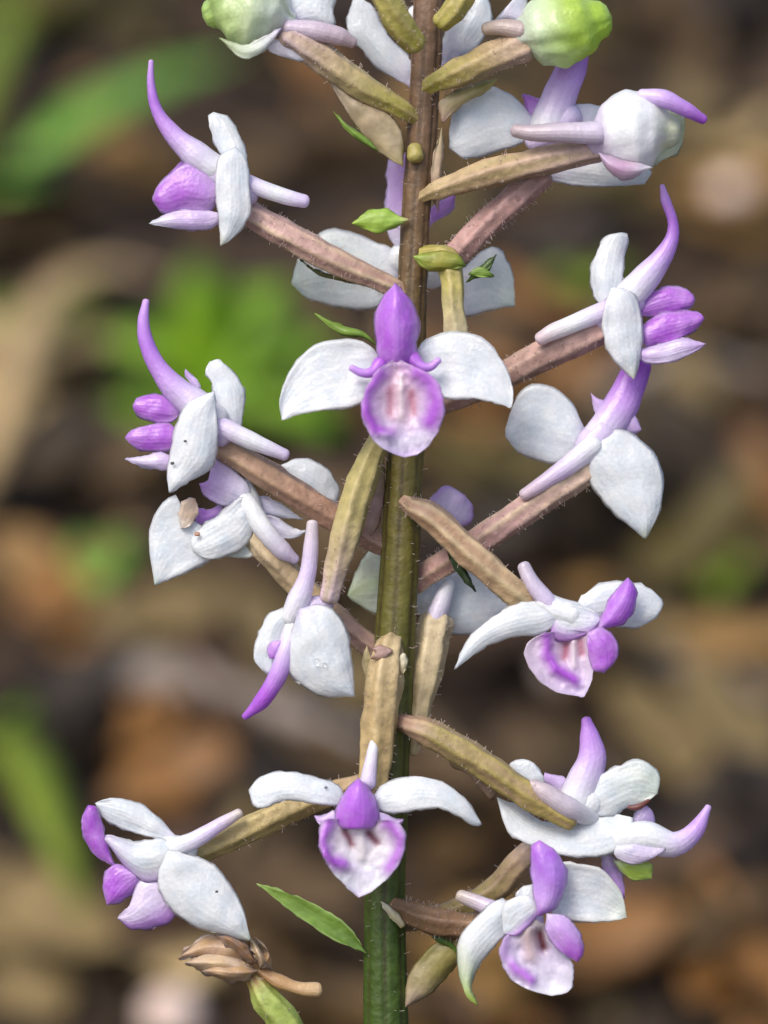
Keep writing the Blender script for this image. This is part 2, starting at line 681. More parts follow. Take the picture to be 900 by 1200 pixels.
def leaf_mesh(name, length, width, curl, fold, seed, nt=9, ns=4, point=1.0):
    """closed thin dead leaf with a midrib fold and curled edges, stalk at the base; origin at its middle"""
    v, f, idx = [], [], {}
    rnd = random.Random(seed)
    ph = rnd.uniform(0, 6)
    for i in range(nt + 1):
        t = i / nt
        w = width * 0.5 * math.sin(math.pi * t ** 0.85) ** (0.8 * point)
        for j in range(ns + 1):
            s = j / ns * 2 - 1
            rim = i in (0, nt) or j in (0, ns)
            if i in (0, nt) and j:
                continue
            x = (t - 0.5) * length
            y = s * w * (1 + 0.12 * math.sin(9 * t + ph))
            z = curl * (2 * t - 1) ** 2 * length + fold * abs(s) * w + 0.12 * w * math.sin(7 * t + ph + s * 2)
            if rim:
                idx[(i, j, 0)] = idx[(i, j, 1)] = len(v)
                if i in (0, nt):
                    for jj in range(ns + 1):
                        idx[(i, jj, 0)] = idx[(i, jj, 1)] = len(v)
                v.append((x, y, z))
            else:
                for k, off in ((0, 0.0005), (1, -0.0005)):
                    idx[(i, j, k)] = len(v)
                    v.append((x, y, z + off))
    for i in range(nt):
        for j in range(ns):
            for k in (0, 1):
                q = []
                for a in (idx[(i, j, k)], idx[(i + 1, j, k)], idx[(i + 1, j + 1, k)], idx[(i, j + 1, k)]):
                    if a not in q:
                        q.append(a)
                if len(q) > 2:
                    f.append(q if k == 0 else q[::-1])
    # stalk
    zb = curl * length
    i0 = len(v)
    for a, r in ((0, 0.0009), (0.22, 0.0005)):
        for q in range(4):
            an = math.pi / 2 * q
            v.append((-0.5 * length - a * length + 0.002, r * math.cos(an), zb + 0.3 * a * length + r * math.sin(an)))
    for q in range(4):
        f.append([i0 + q, i0 + (q + 1) % 4, i0 + 4 + (q + 1) % 4, i0 + 4 + q])
    f.append([i0 + 4, i0 + 5, i0 + 6, i0 + 7])
    me = bpy.data.meshes.new(name)
    me.from_pydata(v, [], f)
    me.polygons.foreach_set('use_smooth', [True] * len(f))
    me.update()
    return me


LEAF_V = [leaf_mesh('fallen_leaf', 0.046, 0.026, 0.10, 0.25, 1), leaf_mesh('fallen_leaf', 0.058, 0.024, 0.16, 0.5, 2),
          leaf_mesh('fallen_leaf', 0.036, 0.024, -0.08, 0.15, 3), leaf_mesh('fallen_leaf', 0.050, 0.034, 0.06, -0.2, 4),
          leaf_mesh('fallen_leaf', 0.064, 0.020, 0.2, 0.7, 5)]
LEAF_C = {}


def leaf_data(k, cls):
    if (k, cls) not in LEAF_C:
        me = LEAF_V[k].copy()
        me.materials.append(LEAFM[cls])
        LEAF_C[(k, cls)] = me
    return LEAF_C[(k, cls)]


LEAF_LABEL = {'tan': 'curled tan dead leaf lying on the forest floor', 'orange': 'orange-brown dead leaf lying on the forest floor',
              'dark': 'nearly black-brown dead leaf on the forest floor', 'brown': 'plain mid-brown dead leaf on the forest floor',
              'grey': 'weathered grey-brown dead leaf on the forest floor', 'pale': 'bleached whitish dead leaf on the forest floor',
              'plum': 'purplish brown dead leaf on the forest floor', 'olive': 'dull olive fading leaf on the forest floor'}


def ground_normal(x, y):
    e = 0.01
    return Vector((-(gh(x + e, y) - gh(x - e, y)) / (2 * e), -(gh(x, y + e) - gh(x, y - e)) / (2 * e), 1)).normalized()


def place_leaf(p, k, cls, rz, scale=1.0, lift=0.004, tilt=0.35, rnd=random):
    o = bpy.data.objects.new('fallen_leaf', leaf_data(k, cls))
    col.objects.link(o)
    n = ground_normal(p.x, p.y)
    n = (n + Vector((rnd.uniform(-1, 1), rnd.uniform(-1, 1), 0)) * tilt).normalized()
    q = n.to_track_quat('Z', 'Y')
    o.rotation_mode = 'QUATERNION'
    from mathutils import Quaternion
    o.rotation_quaternion = q @ Quaternion((0, 0, 1), rz)
    o.location = Vector((p.x, p.y, gh(p.x, p.y) + lift))
    o.scale = (scale,) * 3
    tag(o, LEAF_LABEL[cls], 'leaf', 'fallen leaves: ' + cls)
    return o


# patches of litter by colour: (picture x, y, reach, kind of leaf)
PATCH = [(60, 30, 120, 'olive'), (330, 60, 60, 'dark'), (380, 125, 45, 'orange'), (150, 215, 45, 'tan'),
         (300, 240, 60, 'brown'), (400, 190, 60, 'brown'), (60, 300, 90, 'brown'), (20, 320, 40, 'dark'),
         (70, 470, 55, 'pale'), (100, 400, 50, 'plum'), (40, 610, 60, 'dark'), (130, 610, 60, 'brown'),
         (90, 770, 55, 'orange'), (60, 740, 30, 'tan'), (210, 730, 60, 'plum'), (190, 800, 60, 'grey'), (330, 840, 70, 'grey'),
         (160, 880, 40, 'orange'), (215, 955, 40, 'orange'), (60, 900, 60, 'dark'), (40, 1060, 60, 'dark'),
         (260, 890, 50, 'plum'), (340, 990, 50, 'dark'), (60, 1150, 70, 'grey'), (200, 1190, 40, 'pale'), (330, 1120, 60, 'brown'),
         (200, 1100, 50, 'plum'), (560, 500, 55, 'orange'), (640, 40, 90, 'olive'), (760, 60, 70, 'brown'), (860, 50, 60, 'dark'),
         (820, 180, 60, 'grey'), (855, 230, 30, 'pale'), (860, 300, 60, 'tan'), (690, 260, 60, 'olive'), (660, 330, 60, 'dark'),
         (850, 440, 60, 'brown'), (820, 540, 60, 'grey'), (640, 430, 40, 'orange'), (800, 600, 60, 'dark'), (880, 640, 35, 'orange'),
         (700, 650, 70, 'dark'), (820, 700, 60, 'olive'), (600, 800, 50, 'plum'), (700, 840, 50, 'brown'), (800, 800, 60, 'grey'),
         (880, 830, 50, 'tan'), (560, 850, 40, 'dark'), (840, 920, 60, 'grey'), (880, 1000, 60, 'dark'), (800, 1060, 70, 'dark'),
         (540, 990, 50, 'brown'), (700, 1170, 50, 'orange'), (600, 1190, 50, 'tan'), (800, 1150, 50, 'brown'), (870, 1180, 40, 'orange'),
         (760, 1110, 50, 'plum'), (380, 700, 60, 'brown'), (540, 700, 50, 'dark'), (420, 1000, 60, 'brown'), (580, 620, 60, 'olive')]


def litter_class(px, py, rnd):
    best = None
    for (x, y, r, c) in PATCH:
        q = math.hypot(px - x, py - y) / r
        if best is None or q < best[0]:
            best = (q, c)
    if best[0] < 1.1 or rnd.random() < 0.35:
        return best[1]
    return rnd.choice(['brown', 'brown', 'dark', 'dark', 'brown', 'plum', 'tan', 'olive', 'grey'])


rl = random.Random(11)
for (x, y, r, c) in PATCH:                                   # one or two leaves that make each patch
    for q in range(2 if r > 45 else 1):
        place_leaf(G(x + rl.uniform(-.3, .3) * r, y + rl.uniform(-.2, .2) * r), rl.randrange(5), c, rl.uniform(0, 6.28),
                   0.55 + r / 160, lift=0.012 + 0.004 * q, rnd=rl)
for q in range(190):
    px, py = rl.uniform(-60, 960), rl.uniform(-60, 1260)
    place_leaf(G(px, py), rl.randrange(5), litter_class(px, py, rl), rl.uniform(0, 6.28), rl.uniform(.45, .85),
               lift=rl.uniform(0.001, 0.010), rnd=rl)


def litter_mass():
    """the litter beyond and around, too much to count"""
    v, f, mi = [], [], []
    rnd = random.Random(5)
    keys = list(LEAFM)
    wts = {'tan': 2, 'orange': 2, 'dark': 5, 'brown': 5, 'grey': 2, 'pale': .4, 'plum': 2, 'olive': 2}
    pool = [k for k in range(len(keys)) for _ in range(int(wts[keys[k]] * 3))]
    from mathutils import Quaternion
    for q in range(6500):
        if q < 2600:
            x, y = rnd.uniform(-.5, .5), rnd.uniform(.0, 1.5)
            sc, lift = rnd.uniform(.25, .7), 0.0
        else:
            x, y = rnd.uniform(-1.6, 1.6), rnd.uniform(-.9, 2.8)
            sc, lift = rnd.uniform(.7, 1.3), 0.001
            if abs(x) < 0.17 + 0.06 * y and 0.3 < y < 1.2:
                continue
            if math.hypot(x, y + .03) < .03:
                continue
        me = LEAF_V[rnd.randrange(5)]
        n = (ground_normal(x, y) + Vector((rnd.uniform(-1, 1), rnd.uniform(-1, 1), 0)) * .35).normalized()
        rot = n.to_track_quat('Z', 'Y') @ Quaternion((0, 0, 1), rnd.uniform(0, 6.28))
        org = Vector((x, y, gh(x, y) + lift))
        i0 = len(v)
        for a in me.vertices:
            v.append(org + rot @ (a.co * sc))
        m = rnd.choice(pool)
        for p in me.polygons:
            f.append([i0 + k for k in p.vertices])
            mi.append(m)
    o = link_mesh('leaf_litter', v, f, LEAFM[keys[0]])
    for k in keys[1:]:
        o.data.materials.append(LEAFM[k])
    o.data.polygons.foreach_set('material_index', mi)
    tag(o, 'brown leaf litter covering the forest floor', 'leaf litter', kind='stuff')


litter_mass()


def blade(name, pts, width, mat, parent=None, thick=0.0006, n=14, fold=0.25):
    """strap leaf along world points"""
    ctr = spline(pts, n)
    v, f = [], []
    for i, c in enumerate(ctr):
        t = i / n
        tg = (ctr[min(n, i + 1)] - ctr[max(0, i - 1)]).normalized()
        side = tg.cross(Vector((0, -0.35, 1))).normalized()
        nm = side.cross(tg).normalized()
        w = width * 0.5 * (0.35 + 0.65 * math.sin(math.pi * min(1, t * .9 + .12))) * (1 - smooth(.75, 1.02, t) * .97)
        for s, o in ((-1, 0), (0, 1), (1, 0), (0, -1)):
            v.append(c + side * (s * w) + nm * (fold * w * abs(s) + o * thick))
    for i in range(n):
        for k in range(4):
            a, b = i * 4 + k, i * 4 + (k + 1) % 4
            f.append([a, b, b + 4, a + 4])
    f.append([3, 2, 1, 0])
    f.append([n * 4 + k for k in range(4)])
    return link_mesh(name, v, f, mat, parent)


def plant_empty(name, p):
    o = bpy.data.objects.new(name, None)
    o.empty_display_size = 0.02
    col.objects.link(o)
    o.location = p
    WORLDPOS[o.name] = Vector(p)
    return o


def lift(px, py, h):
    p = G(px, py, h)
    return Vector((p.x, p.y, gh(p.x, p.y) + h))


# broad grass tuft, upper left
tuft = plant_empty('grass_tuft', lift(-60, 250, 0))
tag(tuft, 'broad green grass tuft with one long pale blade arching over the litter', 'grass tuft')
blade('blade', [lift(-60, 250, 0), lift(40, 185, .036), lift(150, 115, .040), lift(285, 65, .022)], 0.021, M_BLADE, tuft)
blade('blade', [lift(-60, 250, 0), lift(0, 225, .03), lift(60, 215, .024), lift(110, 230, .014)], 0.018, M_BLADE, tuft)
blade('blade', [lift(-60, 250, 0), lift(-20, 100, .03), lift(30, 20, .02), lift(110, -20, .01)], 0.016, M_MOSSY, tuft)
tuft2 = plant_empty('grass_tuft', lift(-40, 860, 0))
tag(tuft2, 'yellow-green grass tuft with one blade drooping beside the dark leaves', 'grass tuft')
blade('blade', [lift(-40, 860, 0), lift(25, 890, .034), lift(66, 980, .034), lift(105, 1100, .018)], 0.014, M_MOSSY, tuft2)
blade('blade', [lift(-40, 860, 0), lift(-5, 820, .02), lift(30, 870, .014), lift(40, 930, .006)], 0.012, M_FRESH, tuft2)
straw = blade('dry_grass_stalk', [lift(-30, 600, .012), lift(10, 480, .032), lift(50, 370, .036), lift(120, 315, .030), lift(230, 340, .012)], 0.014, M_STRAW)
tag(straw, 'pale straw-coloured dry grass stalk bent over the litter', 'grass stalk')


def herb(name, px, py, leaves, mat, label, h=0.03):
    """low leafy herb: a short stem and broad leaves that spread from its top"""
    base = lift(px, py, 0)
    e = plant_empty(name, base)
    tag(e, label, 'plant')
    top = base + Vector((0, 0, h))
    blade('stem', [base - Vector((0, 0, .004)), base + Vector((.001, 0, h * .5)), top], 0.004, mat, e, thick=0.0015, n=5)
    for (dx, dy, dz, w) in leaves:
        end = top + Vector((dx, dy, dz))
        mid = top + Vector((dx * .5, dy * .5, dz * .5 + .006))
        blade('leaf', [top, mid, end], w, mat, e, n=10, fold=0.15)
    return e


herb('leafy_herb', 255, 545, [(-.034, -.004, .014, .028), (.036, .0, .012, .030), (.006, .016, .028, .030), (.016, -.02, -.008, .028),
                              (-.022, -.018, -.012, .028), (.036, -.02, -.010, .026), (-.008, .004, .038, .026), (.022, .01, .030, .026)],
     M_FRESH, 'bright green leafy herb with broad spreading leaves', .022)
herb('leafy_herb', 150, 580, [(-.02, -.006, .004, .018), (.016, -.01, .002, .018), (.0, .012, .012, .018)],
     M_FRESH, 'small dark green seedling in the shade of the leafy herb', .012)
herb('leafy_herb', 115, 735, [(-.010, .004, .004, .014), (.012, .0, .004, .016), (.002, -.012, -.002, .014)],
     M_BLADE, 'tiny pale green seedling beside orange-brown leaves', .012)
herb('leafy_herb', 840, 730, [(-.012, .0, .004, .013), (.012, .004, .004, .013), (.0, -.010, .0, .012)],
     M_MOSSY, 'tiny dull green seedling among dark leaves', .008)
herb('leafy_herb', 870, -10, [(-.02, .0, .01, .016), (.02, .004, .012, .018), (.0, -.014, .004, .016)],
     M_MOSSY, 'shaded green herb at the top of the bank', .015)
herb('leafy_herb', 60, 440, [(-.022, .0, .006, .018), (.02, .006, .010, .018), (.0, -.012, .0, .016)],
     M_MOSSY, 'yellow-green seedling under the pale dry grass stalk', .010)
herb('leafy_herb', 650, 20, [(-.024, .0, .006, .018), (.022, .004, .008, .018), (.0, -.012, .0, .016), (.004, .01, .016, .016)],
     M_MOSSY, 'olive green herb far up the bank behind the round bud', .012)
herb('leafy_herb', 330, 25, [(-.024, .0, .006, .020), (.022, .004, .008, .018), (.0, -.012, .0, .018), (.004, .01, .016, .016)],
     M_FRESH, 'green herb at the tip of the long grass blade', .010)
herb('leafy_herb', 690, 370, [(-.016, .0, .002, .014), (.016, .004, .004, .014), (.0, -.010, .0, .012)],
     M_MOSSY, 'small olive seedling behind the pink hairy stalk', .006)
herb('leafy_herb', 20, 60, [(-.02, .0, .01, .02), (.024, .004, .004, .02), (.0, -.014, .004, .02)],
     M_MOSSY, 'yellowish green herb behind the broad grass tuft', .012)


def twig(pts, r, label, mat=M_TWIG):
    ctr = spline(pts, 10)
    v, f = [], []
    for i, c in enumerate(ctr):
        tg = (ctr[min(10, i + 1)] - ctr[max(0, i - 1)]).normalized()
        side = tg.cross(Vector((0, 0, 1))).normalized()
        nm = side.cross(tg)
        rr = r * (1 - .5 * i / 10) * (1 + .2 * math.sin(i * 2.1))
        for k in range(7):
            a = 2 * math.pi * k / 7
            v.append(c + (side * math.cos(a) + nm * math.sin(a)) * rr)
    for i in range(10):
        for k in range(7):
            a, b = i * 7 + k, i * 7 + (k + 1) % 7
            f.append([a, a + 7, b + 7, b])
    f.append(list(range(7)))
    f.append([70 + k for k in range(7)][::-1])
    return tag(link_mesh('fallen_twig', v, f, mat), label, 'twig')


twig([lift(110, 795, .012), lift(200, 800, .016), lift(300, 830, .014), lift(430, 880, .008)], .007,
     'thick pale grey twig lying across the brown leaves')
twig([lift(640, 800, .008), lift(740, 770, .012), lift(860, 800, .012), lift(940, 830, .006)], .005,
     'thin grey-brown twig lying among grey leaves')
twig([lift(700, 470, .008), lift(790, 430, .012), lift(900, 440, .008)], .004, 'short crooked twig on the dark litter')


def stone(px, py, r, label, mat=M_STONE):
    c = lift(px, py, .020)
    v, f = [], []
    nu, nv = 12, 8
    for i in range(nv + 1):
        ph = math.pi * i / nv
        for k in range(nu):
            a = 2 * math.pi * k / nu
            p = Vector((math.sin(ph) * math.cos(a), math.sin(ph) * math.sin(a), math.cos(ph) * .7))
            p *= r * (1 + .25 * noise.noise(p * 1.7 + Vector((px, py, 0))))
            v.append(c + p)
    for i in range(nv):
        for k in range(nu):
            a, b = i * nu + k, i * nu + (k + 1) % nu
            f.append([a, a + nu, b + nu, b])
    return tag(link_mesh('pebble', v, f, mat), label, 'pebble')


stone(855, 228, .0075, 'pale pinkish pebble standing in for a blurred glint among tan leaves')  # brightened pebble colour stands in for an out-of-focus glint
stone(200, 1195, .008, 'pale rounded pebble at the foot of the bank')


# ------------------------------------------------------------------ the orchid
foot = Vector((0.0, -0.03, gh(0, -0.03)))
orchid = plant_empty('orchid_plant', foot)
tag(orchid, 'tall hairy orchid spike with small white and purple flowers', 'orchid')

# stem: in the drawing down to the lowest flower, then on down to the ground
STEM = [(503, -40), (502, 20), (495, 150), (488, 240), (482, 360), (474, 560), (463, 750), (457, 900), (451, 1050), (452, 1200),
        (456, 1420), (462, 1900)]
SR = [18, 18.5, 17.5, 17, 18, 22, 24, 23, 24, 26, 27, 28]
tube('stem', orchid, [(x, y, 0) for x, y in STEM], SR,
     [(0, lin((120, 96, 76))), (.12, lin((112, 88, 62))), (.2, lin((100, 82, 50))), (.29, lin((106, 98, 44))),
      (.42, lin((94, 94, 36))), (.5, lin((84, 90, 32))), (.58, lin((60, 84, 22))), (1, lin((58, 82, 24)))],
     n=110, seg=44, ridges=7, ramp=.05, groove=True, twist=2.5, stripe=(lin((58, 44, 26)), 7, .8), hairs=420, hlen=7)
b0 = P(462, 1900, 0)
v0 = [b0 + Vector((0, 0.002, .01)), Vector((b0.x * .8, b0.y - .006, b0.z * .6)), foot - Vector((0, 0, .01))]
sv, sf = [], []
for i, c in enumerate(spline(v0, 8)):
    for k in range(12):
        a = 2 * math.pi * k / 12
        sv.append(c + Vector((math.cos(a), math.sin(a), 0)) * (.0028 + .0006 * i / 8))
for i in range(8):
    for k in range(12):
        a, b = i * 12 + k, i * 12 + (k + 1) % 12
        sf.append([a, a + 12, b + 12, b])
sf.append(list(range(12)))
link_mesh('lower_stem', sv, sf, M_STALK, orchid, [lin((58, 82, 24))] * len(sv))


class Flower:
    def __init__(s, d0, core, r, c=PL, label=None):
        s.d0 = d0
        s.o = tube('flower', orchid, core, r, c, n=8, seg=12, mat=M_PETAL, d0=d0)
        if label:
            s.o['label'] = label

    def p(s, name, base, left, tip, right, cols, d=0, **k):
        return petal(name, s.o, base, left, tip, right, cols, d0=s.d0 + d, **k)

    def t(s, name, pts, r, cols, d=0, mat=None, **k):
        return tube(name, s.o, pts, r, cols, d0=s.d0 + d, mat=mat or M_PETAL, **k)

    def ped(s, pts, r, cols, stripe=(MAU, 3, .55), hairs=120, ramp=.075, **k):
        return tube('pedicel', s.o, pts, r, cols, n=30, seg=36, ridges=6, ramp=ramp, twist=3.6, wob=.07, stripe=stripe,
                    hairs=hairs, hair_parent=s.o, mat=M_STALK, **k)

    def speck(s, x, y, d, r=1.4, c=lin((60, 60, 62))):
        return tube('speck', s.o, [(x - r * .6, y, s.d0 + d), (x + r * .6, y, s.d0 + d)], [r, r], c, n=3, seg=7, mat=M_STALK, flat=.3)

    def bract(s, base, left, tip, right, cols, d=0, **k):
        return petal('bract', s.o, base, left, tip, right, cols, d0=d, mat=M_GREEN, **k)


# ---- A: half-open greenish bud, top left
f = Flower(30, [(342, 34), (322, 24)], [14, 16], PL, 'half-open greenish white bud')
f.t('bud', [(336, 24, -2), (316, 15, 0), (290, 10, 2), (264, 12, 2), (250, 16, 0)], [16, 42, 53, 44, 18],
    [(0, W), (.35, WG), (.7, lin((208, 226, 168))), (1, lin((178, 208, 120)))], ridges=3, ramp=.035, groove=True, twist=.8, stripe=(lin((150, 176, 104)), 3, .6), seg=60, n=28, wob=.05)
f.p('sepal', (330, 32), [(318, 52), (300, 66), (282, 68)], (256, 44), [(285, 52), (310, 42)],
    [(0, PL), (.5, WG), (1, lin((196, 214, 150)))], d=36, bulge=5, dt=8)
f.p('sepal', (338, 28), [(330, 5), (345, -18)], (385, -28), [(397, -8), (391, 10), (392, 31), (365, 28)], [(0, PL), (.4, W), (1, W)],
    d=-4, bulge=8, ruffle=1.6)
f.p('petal', (345, 50), [(325, 46), (312, 52), (318, 62)], (352, 73), [(362, 66), (355, 56)], [(0, PL), (1, W)], d=10, bulge=5)
f.t('spur', [(338, 32, 16), (370, 36, 14), (398, 43, 8), (413, 50, 4)], [9, 12, 11, 7], [(0, lin((220, 206, 224))), (1, lin((206, 188, 196)))])
f.ped([(340, 42, 40), (380, 70, 34), (425, 102, 28), (468, 126, 18), (492, 142, 4)], [16, 17, 16, 12, 8],
      [(0, lin((196, 176, 184))), (.3, lin((180, 164, 132))), (.8, YOL), (1, OLV)], stripe=(TAN, 3, .5))
f.bract((473, 196), [(440, 176), (418, 150), (398, 118)], (378, 84), [(420, 112), (450, 126), (472, 158)],
        [(0, LTAN), (.5, lin((188, 168, 140))), (1, lin((196, 182, 168)))], d=14, db=6, dt=10, bulge=8, thick=2)
f.bract((445, 178), [(425, 168), (405, 152)], (390, 130), [(408, 146), (428, 160)], [(0, GRN), (1, GT)], d=22, bulge=3, thick=1.5)

# ---- B: white flower behind the stem at the top
f = Flower(-55, [(488, 20), (510, 10)], [14, 14], W, 'white flower mostly hidden behind the stem')
f.p('sepal', (484, 104), [(442, 80), (424, 60), (405, 34)], (416, -6), [(436, 6), (450, 32), (468, 55), (486, 76)], [(0, PL), (.4, W), (1, W)],
    bulge=8, ruffle=2.2)
f.p('sepal', (514, 82), [(519, 43), (533, 24), (550, 0)], (567, -14), [(577, 20), (562, 52), (536, 72)], [(0, PL), (.5, W), (1, W)], bulge=10)
f.ped([(486, 52, 20), (466, 25, 34), (446, -20, 44)], [13, 17, 16], [(0, YOL), (1, lin((170, 164, 96)))], stripe=(TAN, 3, .4), d0=55, hairs=50)
f.ped([(517, 26, 15), (535, 8, 18), (556, -24, 20)], [11, 14, 14], [(0, YOL), (1, OLV)], stripe=(TAN, 3, .3), d0=40, hairs=30)

# ---- C: lime bud, top right
f = Flower(35, [(604, 44), (622, 40)], [18, 22], PNK, 'round lime-green bud')
f.t('bud', [(614, 42), (630, 38), (656, 34), (684, 28), (700, 24)], [24, 39, 45, 39, 24],
    [(0, lin((214, 226, 208))), (.35, lin((206, 226, 172))), (.65, LIME), (1, lin((178, 210, 80)))], ridges=3, ramp=.04, groove=True, twist=.9, stripe=(lin((132, 170, 52)), 3, .7), seg=60, n=28, wob=.05)
f.p('sepal', (612, 26), [(594, 22), (578, 26)], (600, 2), [(606, -6), (616, -14), (618, 12)], [(0, PL), (1, W)], d=-10, bulge=4)
f.t('spur', [(612, 36, 14), (588, 32, 10), (570, 34, 4)], [12, 10, 8], [(0, lin((196, 178, 176))), (1, lin((186, 170, 156)))])
f.ped([(612, 54, 40), (575, 68, 36), (535, 86, 28), (510, 97, 18), (494, 106, 4)], [19, 17, 17, 12, 8],
      [(0, lin((186, 164, 148))), (.4, lin((166, 150, 100))), (.8, YOL), (1, OLV)], stripe=(TAN, 3, .45))
f.bract((518, 144), [(514, 120), (535, 106), (558, 98)], (584, 92), [(570, 108), (545, 122)], [(0, PNK), (.4, LTAN), (1, YOL)], d=10, bulge=6, thick=2)

# ---- E: white flower seen from behind, right of the stem near the top
f = Flower(-20, [(625, 165), (650, 150), (668, 135)], [14, 20, 18], PL, 'white flower seen from behind, lilac hood raised')
f.p('sepal', (634, 150), [(612, 122), (594, 108), (573, 101), (552, 110), (533, 125), (527, 148)], (526, 173), [(547, 187), (580, 179), (612, 168)],
    [(0, PL), (.3, W), (1, W)], bulge=10, dt=8)
f.t('hood', [(644, 150), (654, 118), (668, 85), (680, 48)], [24, 21, 18, 13], [(0, W), (.25, PL), (.6, LI), (1, PU)], d=4, flat=.7)
f.p('petal', (636, 148), [(618, 138), (614, 122)], (612, 110), [(625, 113), (640, 122)], [(0, LI), (1, DP)], d=-2, bulge=4)
f.p('petal', (650, 160), [(662, 130), (685, 121)], (712, 126), [(706, 146), (680, 162)], [(0, PL), (1, W)], d=-4, bulge=6)
f.p('sepal', (650, 188), [(632, 206), (667, 217), (708, 219)], (756, 216), [(760, 198), (707, 183)], [(0, PL), (.5, W), (1, W)], d=0, bulge=8)
f.ped([(636, 206, 10), (608, 228, 8), (570, 262, 0), (534, 298, -6)], [13, 16, 16, 16], [(0, PNK), (1, lin((188, 152, 146)))],
      stripe=(lin((158, 120, 112)), 3, .5), hairs=260)
f.t('spur', [(632, 196, 26), (614, 218, 26), (595, 236, 24)], [12, 11, 9], [(0, PL), (1, lin((214, 190, 196)))])
f.p('bract', (545, 332), [(555, 318), (568, 308)], (582, 298), [(576, 312), (562, 324)], [(0, GRN), (1, DGRN)], d=24, bulge=2, thick=1.5, mat=M_GREEN)
f.p('bract', (548, 322), [(558, 313), (568, 314)], (580, 324), [(568, 326), (556, 324)], [(0, GT), (1, GRN)], d=28, bulge=2, thick=1.5, mat=M_GREEN)

# ---- F: nearly open white bud, upper right
f = Flower(45, [(694, 166), (712, 162)], [14, 20], PL, 'plump white bud with a purple beak')
f.t('bud', [(700, 164), (716, 160), (742, 154), (766, 152), (784, 154)], [22, 42, 50, 43, 20],
    [(0, PL), (.25, W), (.75, W), (1, lin((224, 230, 200)))], ridges=3, ramp=.018, groove=True, twist=.9, stripe=(lin((206, 196, 216)), 3, .4), seg=60, n=28, wob=.04)
f.p('sepal', (765, 196), [(778, 188), (796, 178)], (803, 150), [(800, 128), (786, 112), (772, 150)], [(0, WG), (1, lin((214, 224, 178)))], d=-6, bulge=10)
f.t('beak', [(752, 112, 20), (778, 116, 26), (803, 128, 22), (824, 140, 14)], [8, 11, 9, 6], [(0, PL), (.5, LI), (1, PU)])
f.p('petal', (700, 178), [(712, 200), (735, 211)], (766, 196), [(745, 190), (720, 184)], [(0, lin((216, 190, 214))), (.5, lin((206, 168, 200))), (1, W)], d=34, bulge=8)
f.t('spur', [(702, 156, 22), (660, 155, 22), (625, 156, 18), (604, 153, 14)], [14, 12, 10, 8], [(0, lin((216, 208, 226))), (1, lin((190, 174, 178)))])
f.ped([(700, 176, 44), (640, 188, 40), (570, 204, 30), (514, 222, 22), (500, 228, 16), (488, 234, 4)], [14, 16, 17, 12, 8, 6],
      [(0, lin((198, 172, 172))), (.5, lin((176, 152, 124))), (1, TAN)], stripe=(OLV, 3, .45), hairs=60)
f.p('bract', (514, 250), [(504, 220), (508, 180)], (518, 148), [(520, 180), (516, 222)], [(0, PNK), (1, LTAN)], d=-40, bulge=3, thick=1.5, mat=M_GREEN)
tube('bract_stub', orchid, [(486, 174, 22), (487, 184, 25)], [9, 10], lin((158, 150, 84)), n=5, seg=12)  # stub of a bract tip on the stem

# ---- G: flower in profile, upper left
f = Flower(20, [(292, 230), (270, 215), (250, 200)], [14, 18, 18], PL, 'flower in profile with a long curved lilac horn')
f.t('hood', [(177, 72), (177, 100), (184, 130), (203, 158), (230, 182), (252, 198)], [3, 5, 7, 11, 17, 16],
    [(0, LI), (.3, lin((190, 128, 228))), (.55, LI), (.75, PL), (1, W)], d=4)
f.p('sepal', (276, 205), [(252, 172), (244, 140)], (250, 131), [(268, 138), (284, 162), (291, 195)], [(0, PL), (.3, W), (1, W)], d=-2, bulge=6, ruffle=1.4, dt=-10)
f.p('sepal', (276, 172), [(256, 185), (252, 222), (256, 262)], (258, 289), [(275, 278), (294, 252), (293, 222), (290, 190)],
    [(0, W), (.8, W), (1, lin((222, 228, 206)))], d=22, bulge=9, ruffle=1.0)
f.t('spur', [(288, 214, 6), (315, 224, 8), (340, 232, 8), (357, 236, 6)], [11, 10, 9, 8], [(0, PL), (.5, W), (1, PL)])
f.ped([(292, 250, 10), (335, 274, 12), (395, 307, 16), (455, 334, 10), (486, 350, 2)], [14, 16, 16, 12, 8], [(0, PNK), (.5, MAU), (1, lin((166, 134, 118)))],
      stripe=(LTAN, 3, .5), hairs=180)
f.p('lip', (262, 225), [(240, 196), (218, 191), (198, 203), (184, 218)], (178, 234), [(192, 252), (217, 250), (245, 250)],
    [(0, W), (.25, LI), (.6, PU), (1, DP)], d=10, bulge=9, edge=(LI, .4, .6))
f.p('petal', (258, 215), [(240, 188), (215, 188)], (196, 205), [(210, 212), (238, 222)], [(0, LI), (.5, DP), (1, PU)], d=-6, bulge=8)
f.p('lip', (262, 250), [(240, 246), (210, 246), (192, 252)], (174, 262), [(200, 268), (238, 270), (256, 264)], [(0, PL), (.5, lin((216, 190, 238))), (1, W)], d=16, bulge=5)
f.p('bract', (440, 338), [(420, 326), (395, 322), (372, 316)], (349, 302), [(372, 322), (400, 330)], [(0, OLV), (1, DGRN)], d=-30, bulge=2, thick=1.5, mat=M_GREEN)

